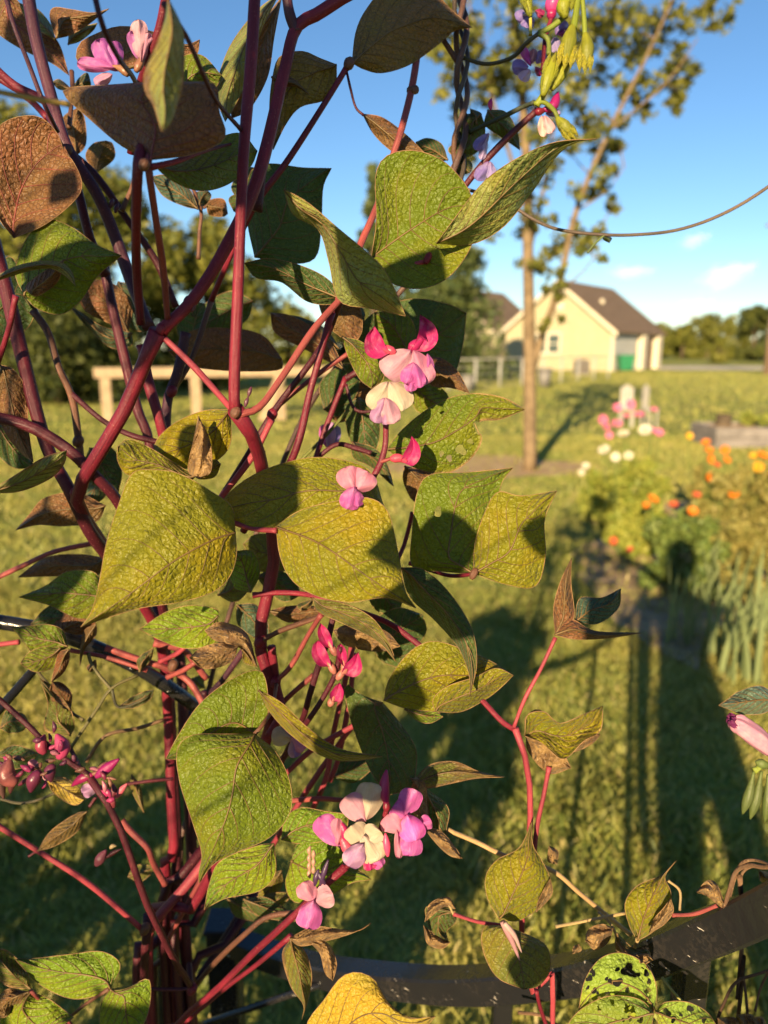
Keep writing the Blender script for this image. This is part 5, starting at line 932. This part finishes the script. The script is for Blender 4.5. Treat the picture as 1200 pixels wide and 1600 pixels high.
def seedcase(pts, r, d):
    o = bud('seed_case', V3, pts, r, YP, d, 'pod', (.35, .75, 1, .9, .6, .12)); b_ = np.array(pts[0], float); t_ = np.array(pts[-1], float); ax = t_ - b_; n_ = np.array([-ax[1], ax[0]]) / np.linalg.norm(ax)
    for s in (-1, 0, 1):
        q0 = b_ + ax * .25 + n_ * s * r * .6; q1 = t_ + ax * (.10 - .06 * abs(s)) + n_ * s * r * .75; mid_ = (q0 + q1) / 2
        sheet('sepal', o, tuple(q0), tuple(q1), [tuple(mid_ + n_ * r * .55)], [tuple(mid_ - n_ * r * .55)], d - .0045, (.24, .26, .02), res=(10, 7), fold=.003, veins=False, rim=False, wav=.0006)
    g = random.Random(int(pts[0][0])); pa = []
    for _ in range(70):
        tt = g.uniform(.1, .75); q0 = b_ + ax * tt + n_ * g.uniform(-1, 1) * r * .9; e = q0 + n_ * g.uniform(-1, 1) * 9 + ax / np.linalg.norm(ax) * g.uniform(-2, 5)
        d0 = d - .003; pa.append((np.array([tuple(P(*q0, d0)), tuple(P(*e, d0 - .003 * g.random()))]), np.array([.00012, .00004])))
    loc = Vector((0, 0, 0)) + o.location + V3.location
    link('hair', tubes('hair', [(p - np.array(loc), r_) for p, r_ in pa], 3), MT['pod'], o, None, (.35, .36, .08, 1))
seedcase([(848, 150), (858, 115), (868, 84)], 11, .608); seedcase([(862, 140), (880, 110), (892, 75)], 10, .612); seedcase([(895, 40), (889, 65), (882, 105)], 13, .604); seedcase([(914, 52), (917, 75), (914, 112)], 11.5, .606); seedcase([(870, 184), (882, 198), (898, 217)], 10, .606); seedcase([(829, 26), (824, 8), (818, -14)], 8, .618); seedcase([(884, 28), (880, 10), (890, -14)], 11, .606)
St([(905, -20, .606), (900, 20, .605), (896, 45, .604)], 6, (.28, .34, .03), mat='pod', **k3); St([(908, -20, .606), (912, 20, .606), (914, 55, .606)], 4.5, (.28, .34, .03), mat='pod', **k3)
def b3(at, d, pl): return bl(at, d, pl, None, V3)
b3((822, 30), .635, [('p', (826, 20), (806, 30), 22, VIO), ('p', (828, 22), (822, 44), 22, VIO, -.002), ('p', (836, 16), (850, 24), 14, DM)]); b3((865, 18), .625, [('b', [(862, 22), (864, 8), (872, -8)], 13, (.50, .05, .20)), ('c', [(861, 30), (862, 20), (864, 8)], 8, DM)]); b3((828, 100), .63, [('p', (830, 104), (816, 74), 14, (.55, .08, .42)), ('p', (826, 104), (800, 106), 26, VIO, -.002), ('p', (828, 108), (814, 126), 18, (.55, .38, .58), -.003), ('p', (832, 100), (834, 76), 12, PP, -.001), ('p', (838, 100), (850, 80), 18, VIO), ('p', (836, 104), (846, 118), 12, DM)])
b3((872, 50), .63, [('p', (868, 55), (884, 32), 18, VIO), ('p', (866, 58), (872, 82), 20, (.30, .24, .45)), ('p', (872, 55), (890, 48), 16, (.30, .05, .25))]); b3((848, 170), .62, [('b', [(848, 172), (864, 166), (872, 144)], 8, (.26, .01, .10)), ('p', (846, 180), (850, 214), 16, (.80, .48, .42)), ('p', (850, 180), (862, 208), 18, (.72, .42, .44), -.003), ('p', (852, 178), (876, 176), 12, VIO, .003), ('c', [(836, 176), (844, 174), (852, 172)], 6, RED)])
b3((760, 230), .63, [('p', (764, 208), (742, 234), 18, VIO), ('p', (760, 215), (752, 250), 12, (.5, .38, .62)), ('p', (764, 252), (745, 282), 20, VIO, -.002), ('p', (766, 252), (768, 280), 16, (.35, .28, .55), -.003), ('b', [(767, 172), (766, 162), (768, 154)], 4, MAG)])
# the long thin runner that swings out to the right
St([(716, 292, .66), (760, 305, .655), (800, 322, .65), (832, 342, .65), (870, 358, .65), (930, 366, .65), (990, 367, .65), (1060, 359, .65), (1130, 334, .65), (1200, 292, .65), (1300, 215, .66), (1420, 80, .68)], 3.0, (.12, .085, .06), **k3); St([(946, 366, .65), (930, 380, .65), (918, 395, .65)], 2, (.12, .16, .05), **k3); Lf((945, 366), (952, 380), [(942, 374)], [(956, 372)], .65, DG, veins=False, rim=False, **k3)
# ------------------------------------------------------------------ second morning glory at the right edge
vb4 = P(1290, 1300, .58); V4 = thing('morning_glory_vine', (vb4.x, vb4.y, 0), 'morning glory with a closed pink trumpet bloom and bluish leaf', 'vine'); k4 = dict(par=V4)
St([(1215, 1240, .54), (1250, 1180, .55), (1270, 1240, .56), (1290, 1350, .58), (vb4.x, vb4.y, -.02, 0)], 5, (.18, .22, .05), **k4); St([(1210, 1175, .545), (1235, 1180, .548), (1252, 1184, .55)], 5, (.30, .34, .05), mat='pod', **k4); St([(1215, 1095, .54), (1245, 1120, .545), (1256, 1170, .55)], 3.5, (.18, .22, .05), **k4)
Lf((1220, 1094), (1123, 1102), [(1190, 1072), (1155, 1080), (1135, 1094)], [(1195, 1114), (1160, 1116), (1138, 1108)], (.54, .545), (.07, .12, .10), dry=.1, **k4)
def trumpet():
    path = catmull([tuple(P(x, y, .54)) for x, y in [(1216, 1182), (1188, 1157), (1162, 1137), (1144, 1125)]], 18); prof = np.interp(np.linspace(0, 1, 18), [0, .2, .5, .8, .93, 1], [.45, .8, 1, .95, .9, .55]) * 16 * .54 / F
    v, f, uv = tube_data(path, prof, 30, 0, False); v = np.array(v)
    for i in range(18):
        for k in range(30):
            s = 1 + .10 * math.cos(5 * 2 * math.pi * k / 30 + i * .12) + (.12 * math.sin(7 * 2 * math.pi * k / 30 + 2) if i > 14 else 0); v[i * 30 + k] = path[i] + (v[i * 30 + k] - path[i]) * s
    return v, f, uv, path
v, f, uv, path = trumpet(); tl = Vector(path[0]); o = link('trumpet', mesh('trumpet', v - path[0], f, True, [(a, min(1, b / 1.3) * .0 + .8) for a, b in uv]), MT['petal'], V4, tl - V4.location, (.52, .24, .33, 1))
for k in range(7):
    a = k * .9; cx, cy = 1146 + 5 * math.cos(a), 1127 + 6 * math.sin(a); petal(o, (cx + 8, cy + 6), (1139 + 4 * math.cos(a), 1121 + 6 * math.sin(a)), 9, (.538 - .004 * math.sin(a), .536 - .005 * math.sin(a)), (.20, .03, .13), cup=.003)
bud('calyx', o, [(1226, 1190), (1212, 1178), (1200, 1168)], 13, (.24, .27, .04), .538, 'pod', (.4, 1, .9, .6))
for a, b_ in (((1178, 1205), (1160, 1272)), ((1190, 1205), (1172, 1280)), ((1200, 1210), (1195, 1285)), ((1205, 1200), (1180, 1190)), ((1210, 1215), (1208, 1280))):
    bud('seed_case', V4, [a, ((a[0] + b_[0]) / 2 + 2, (a[1] + b_[1]) / 2), b_], 8, (.14, .18, .045), .535, 'pod', (.25, .4, .8, 1, .8, .15))
St([(1178, 1205, .535), (1195, 1195, .536), (1215, 1198, .54), (1250, 1215, .55)], 5, (.30, .36, .05), mat='pod', **k4)
# ------------------------------------------------------------------ leaf chewed full of holes, on the rail
vb5 = P(1060, 1720, .60); V5 = thing('chewed_plant', (vb5.x, vb5.y, 0), 'light green plant whose leaves are riddled with holes below the curved rail', 'plant'); k5 = dict(par=V5)
St([(1022, 1582, .545), (1040, 1640, .56), (1060, 1720, .60), (vb5.x, vb5.y, -.02, 0)], 5, (.22, .24, .05), **k5); St([(1022, 1582, .545), (1000, 1620, .555), (1040, 1660, .57)], 3.5, (.22, .24, .05), **k5); St([(1072, 1572, .56), (1048, 1545, .57), (1035, 1528, .58)], 2.6, (.30, .28, .08), **k5)
rh = random.Random(5)
def hs_(x0, x1, y0, y1, n, avoid=None): return [(rh.uniform(x0, x1), rh.uniform(y0, y1), rh.uniform(2.2, 5.0)) for _ in range(n)]
Lf((1022, 1580), (904, 1578), [(1026, 1545), (1010, 1508), (972, 1489), (938, 1498), (914, 1532)], [(1000, 1590), (960, 1580), (930, 1578)], (.545, .55), (.20, .29, .035), holes=hs_(918, 1018, 1498, 1565, 34) + [(980, 1515, 9), (988, 1522, 6), (965, 1535, 7)], fold=.008, **k5)
Lf((1022, 1584), (880, 1640), [(1000, 1562), (955, 1556), (915, 1572), (888, 1600)], [(1010, 1620), (960, 1640), (910, 1645)], (.535, .54), (.13, .20, .03), holes=hs_(890, 1005, 1565, 1625, 26) + [(985, 1580, 9)], fold=.008, **k5)
Lf((1024, 1582), (1125, 1612), [(1040, 1566), (1075, 1566), (1105, 1582)], [(1035, 1612), (1070, 1630), (1105, 1625)], (.54, .545), (.20, .29, .035), holes=[(1042, 1582, 6), (1078, 1576, 5), (1052, 1594, 4), (1100, 1594, 4), (1064, 1586, 2.5)], fold=.008, **k5)
# ------------------------------------------------------------------ dried vine on the rail, right
vb6 = P(1165, 1640, .62); V6 = thing('dried_vine', (vb6.x, vb6.y, 0), 'dry brown dead vine wound over the end of the black rail', 'vine'); k6 = dict(par=V6)
DB = (.20, .11, .06)
for l, r in (([(1225, 1350, .50), (1195, 1355, .52), (1170, 1352, .535), (1150, 1362, .545), (1140, 1390, .55), (1132, 1418, .555)], 4), ([(1215, 1358, .505), (1185, 1345, .53), (1160, 1348, .54), (1148, 1372, .55), (1140, 1400, .552)], 3.2), ([(1230, 1362, .50), (1190, 1352, .54), (1165, 1358, .545), (1155, 1375, .548)], 2.6), ([(1156, 1370, .545), (1160, 1440, .60), (1158, 1500, .62), (1152, 1560, .62), (1150, 1620, .63), (vb6.x, vb6.y, -.02, 0)], 3.6), ([(1250, 1500, .58), (1190, 1520, .60), (1150, 1535, .61), (1130, 1570, .61), (1115, 1610, .62)], 2.6), ([(1158, 1500, .62), (1166, 1560, .615), (1170, 1620, .62)], 2.4), ([(1205, 1510, .60), (1188, 1545, .61), (1180, 1580, .61)], 2), ([(810, 1582, .70), (850, 1588, .69), (890, 1612, .68), (1000, 1640, .66), (1110, 1640, .64)], 3)): St(l, r, DB, mat='dry', **k6)
for a, b_ in (((1120, 1590), (1160, 1620)), ((1150, 1585), (1185, 1612)), ((1135, 1600), (1110, 1630)), ((1170, 1590), (1200, 1610)), ((1185, 1360), (1205, 1380))):
    a = np.array(a, float); b2 = np.array(b_, float); n_ = np.array([-(b2 - a)[1], (b2 - a)[0]]) * .35
    Lf(tuple(a), tuple(b2), [tuple((a + b2) / 2 + n_)], [tuple((a + b2) / 2 - n_)], .60, DB, dry=.9, veins=False, rim=False, wav=.006, **k6)
# ================================================================== BEHIND THE CAMERA: what throws the shade
# the photographer, holding the phone up
def person():
    o_ = thing('person', (.18, -.50, 0), 'person in a blue shirt and dark trousers holding a phone up, standing before the vines', 'person')
    J = dict(pel=(0, 0, .95), sp1=(0, .01, 1.12), sp2=(0, .0, 1.30), nk=(0, .0, 1.44), nk2=(0, .02, 1.50), hd=(0, .03, 1.58), hd2=(0, .03, 1.68), hd3=(0, .02, 1.74))
    E = [('pel', 'sp1'), ('sp1', 'sp2'), ('sp2', 'nk'), ('nk', 'nk2'), ('nk2', 'hd'), ('hd', 'hd2'), ('hd2', 'hd3')]
    Rr = dict(pel=(.155, .11), sp1=(.135, .10), sp2=(.16, .105), nk=(.075, .07), nk2=(.055, .055), hd=(.072, .085), hd2=(.078, .095), hd3=(.05, .06))
    for s, n in ((-1, 'l'), (1, 'r')):
        J.update({n + 'hip': (s * .095, 0, .90), n + 'kn': (s * .11, .03, .50), n + 'an': (s * .12, -.01, .09), n + 'he': (s * .12, -.03, .045), n + 'to': (s * .14, .17, .03),
                  n + 'sh': (s * .175, 0, 1.39)})
        J.update({'lel': (-.205, 0, 1.12), 'lwr': (-.20, .05, .88), 'lha': (-.195, .065, .80)} if s < 0 else {'rel': (.16, .20, 1.29), 'rwr': (-.075, .38, 1.49), 'rha': (-.115, .425, 1.51)})
        E += [('pel', n + 'hip'), (n + 'hip', n + 'kn'), (n + 'kn', n + 'an'), (n + 'an', n + 'he'), (n + 'he', n + 'to'), ('sp2', n + 'sh'), (n + 'sh', n + 'el'), (n + 'el', n + 'wr'), (n + 'wr', n + 'ha')]
        Rr.update({n + 'hip': (.095, .095), n + 'kn': (.062, .062), n + 'an': (.042, .042), n + 'he': (.04, .04), n + 'to': (.04, .028), n + 'sh': (.062, .062), n + 'el': (.045, .045), n + 'wr': (.028, .028), n + 'ha': (.034, .02)})
        for k in range(5):
            a = n + 'f%d' % k; b = n + 'g%d' % k; z = 1.47 + .016 * k
            if s < 0:
                J[a] = (-.192, .03 + .018 * k, .755 + .01 * (k == 4)); J[b] = (-.185, .035 + .018 * k, .715 + .02 * (k == 4)); E += [(n + 'ha', a), (a, b)]; Rr[a] = (.010, .010); Rr[b] = (.008, .008); continue
            J[a] = (-.135 - .003 * k, .447, z + .005); J[b] = (-.155 - .003 * k, .452 if k < 4 else .44, z + .014); E += [(n + 'ha', a), (a, b)]; Rr[a] = (.010, .010); Rr[b] = (.008, .008)
    ks = list(J); me = bpy.data.meshes.new('body'); me.from_pydata([J[k] for k in ks], [(ks.index(a), ks.index(b)) for a, b in E], [])
    ob = link('body', me, None, o_); md = ob.modifiers.new('skin', 'SKIN'); sd = ob.modifiers.new('smooth', 'SUBSURF'); sd.levels = 1; sd.render_levels = 1
    for i, k in enumerate(ks): me.skin_vertices[0].data[i].radius = Rr[k]
    me.skin_vertices[0].data[ks.index('pel')].use_root = True
    m = M('clothed_figure', .8, .2); z = m.n('SeparateXYZ'); m.set(z.inputs[0], m.coord('Object'))
    c = m.mix(m.math('GREATER_THAN', z.outputs[2], .97), (.03, .035, .05), (.08, .12, .22)); c = m.mix(m.math('GREATER_THAN', z.outputs[2], 1.455), c, (.45, .27, .19)); c = m.mix(m.math('LESS_THAN', z.outputs[2], .09), c, (.08, .05, .03)); m.col(c)
    me.materials.append(m.m)
    link('hair', tubes('hair', [(np.array([(0, -.02, 1.56), (0, -.03, 1.66), (0, -.015, 1.75), (0, .0, 1.785)]), np.array([.075, .098, .075, .02]))], 12), simple('brown_hair', (.06, .035, .02), .6, .3, .3, 30), o_)
    ph = tag(link('phone', boxm('phone', -.037, .037, -.04, -.032, 1.43, 1.585, .003), simple('black_glass', (.02, .02, .022), .15, .5, .1, 5)), 'black phone held upright in both hands', 'phone')
person()
# unseen vine added at the left, its leaves placed to throw shade
vb7 = Vector((-.62, -.10, 0)); shade_vine = thing('bean_vine', vb7, 'leafy bean vine added out of view to cast shade on the plants and lawn', 'vine')
def world_leaf(c, size, nrm, roll, col, par=shade_vine, under=False):
    n = Vector(nrm).normalized(); a = n.orthogonal().normalized(); b = n.cross(a); ca, sa = math.cos(roll), math.sin(roll); X = a * ca + b * sa; Y = n.cross(X)
    V, f = [], []; nt_, nu = 9, 7; prof = [.05, .55, .88, 1, .95, .78, .55, .28, .0]
    for i in range(nt_):
        for k in range(nu):
            t = i / (nt_ - 1); u = (k / (nu - 1) * 2 - 1) * prof[i] * .5
            V.append(X * (u * size) + Y * ((t - .45) * size * 1.15) + n * (size * (-.25 * abs(u) + .08 * math.sin(t * 3))))
    for i in range(nt_ - 1):
        for k in range(nu - 1): f.append((i * nu + k, i * nu + k + 1, (i + 1) * nu + k + 1, (i + 1) * nu + k))
    uv = [(k / (nu - 1), i / (nt_ - 1)) for i in range(nt_) for k in range(nu)]
    o = link('leaf', mesh('leaf', V, f, True, uv), MT['leaf'], par, Vector(c) - par.location, (*col, 0)); return Vector(c) - Y * size * .5
SHADE = [(325, 200, .48, .035), (112, 300, .57, .03), (15, 365, .55, .035), (455, 335, .63, .12), (405, 770, .545, .06), (690, 850, .57, .055), (846, 835, .55, .03), (625, 1085, .58, .04), (600, 1165, .60, .08), (690, 955, .555, .06), (690, 520, .66, .07), (50, 60, .66, .06), (190, 70, .62, .06),
         (10, 700, .6, .06), (110, 770, .60, .05), (460, 45, .6, .04), (620, 60, .62, .12), (480, 140, .60, .08), (350, 545, .70, .12), (430, 510, .66, .08), (100, 880, .70, .10), (715, 120, .66, .08), (760, 200, .64, .06), (300, 690, .585, .035), (800, 100, .63, .06), (830, 1510, .575, .04)]  # spot, depth and size for each leaf added to shade it
stems7 = []
for i, (x, y, d, sz) in enumerate(SHADE):
    p = P(x, y, d); s = (p.y - random.uniform(-.02, .05)) / ldir.y; c = p - ldir * s
    n = (-ldir + Vector((random.uniform(-.35, .35), random.uniform(-.35, .35), random.uniform(-.3, .3))))
    b = world_leaf(c, sz, n, random.random() * 6.28, (DG, GR, OG)[i % 3])
    m_ = Vector((vb7.x + random.uniform(-.05, .08), vb7.y + random.uniform(-.2, 0), max(.6, b.z - random.uniform(.12, .4)))); mid = (m_ + b) / 2 + Vector((0, -.08, .05))
    link('leaf_stalk', tubes('leaf_stalk', [(catmull([tuple(m_ - vb7), tuple(mid - vb7), tuple(b - vb7)], 10), np.linspace(.0013, .0007, 10))], 6), MT['stem'], shade_vine, None, (*RED, 1))
for k in range(6):
    a = random.random() * 6.28; pts = [(.05 * math.cos(a + z * 3), .05 * math.sin(a + z * 3) - .08 * (z > .3), z) for z in np.linspace(-.02, 2.0, 14)]
    link('stem', tubes('stem', [(catmull(pts, 40), np.linspace(.006, .003, 40))], 7), MT['stem'], shade_vine, None, (*DRK, 1))
for k in range(300):  # added leaf mass that keeps sun off the lower left stems and lawn
    c = Vector((random.uniform(-2.3, -.5), random.uniform(-.5, .0), .05 + random.random() * .72)) if k < 225 else Vector((random.uniform(-.95, -.47), random.uniform(-.5, .0), random.uniform(.7, 1.2)))
    world_leaf(c, random.uniform(.09, .15), -ldir + Vector((random.gauss(0, .5), random.gauss(0, .5), random.gauss(0, .5))), random.random() * 6.28, (DG, GR, OG, YG)[k % 4])
for k in range(12):
    x = -.55 - k * .145 - vb7.x; link('stem', tubes('stem', [(catmull([(x * .9, -.1, -.02), (x, -.15 + .1 * math.sin(k), .5), (x + .05, -.15, 1.2 if k < 3 else .8)], 14), np.linspace(.006, .003, 14))], 7), MT['stem'], shade_vine, None, (*DRK, 1))
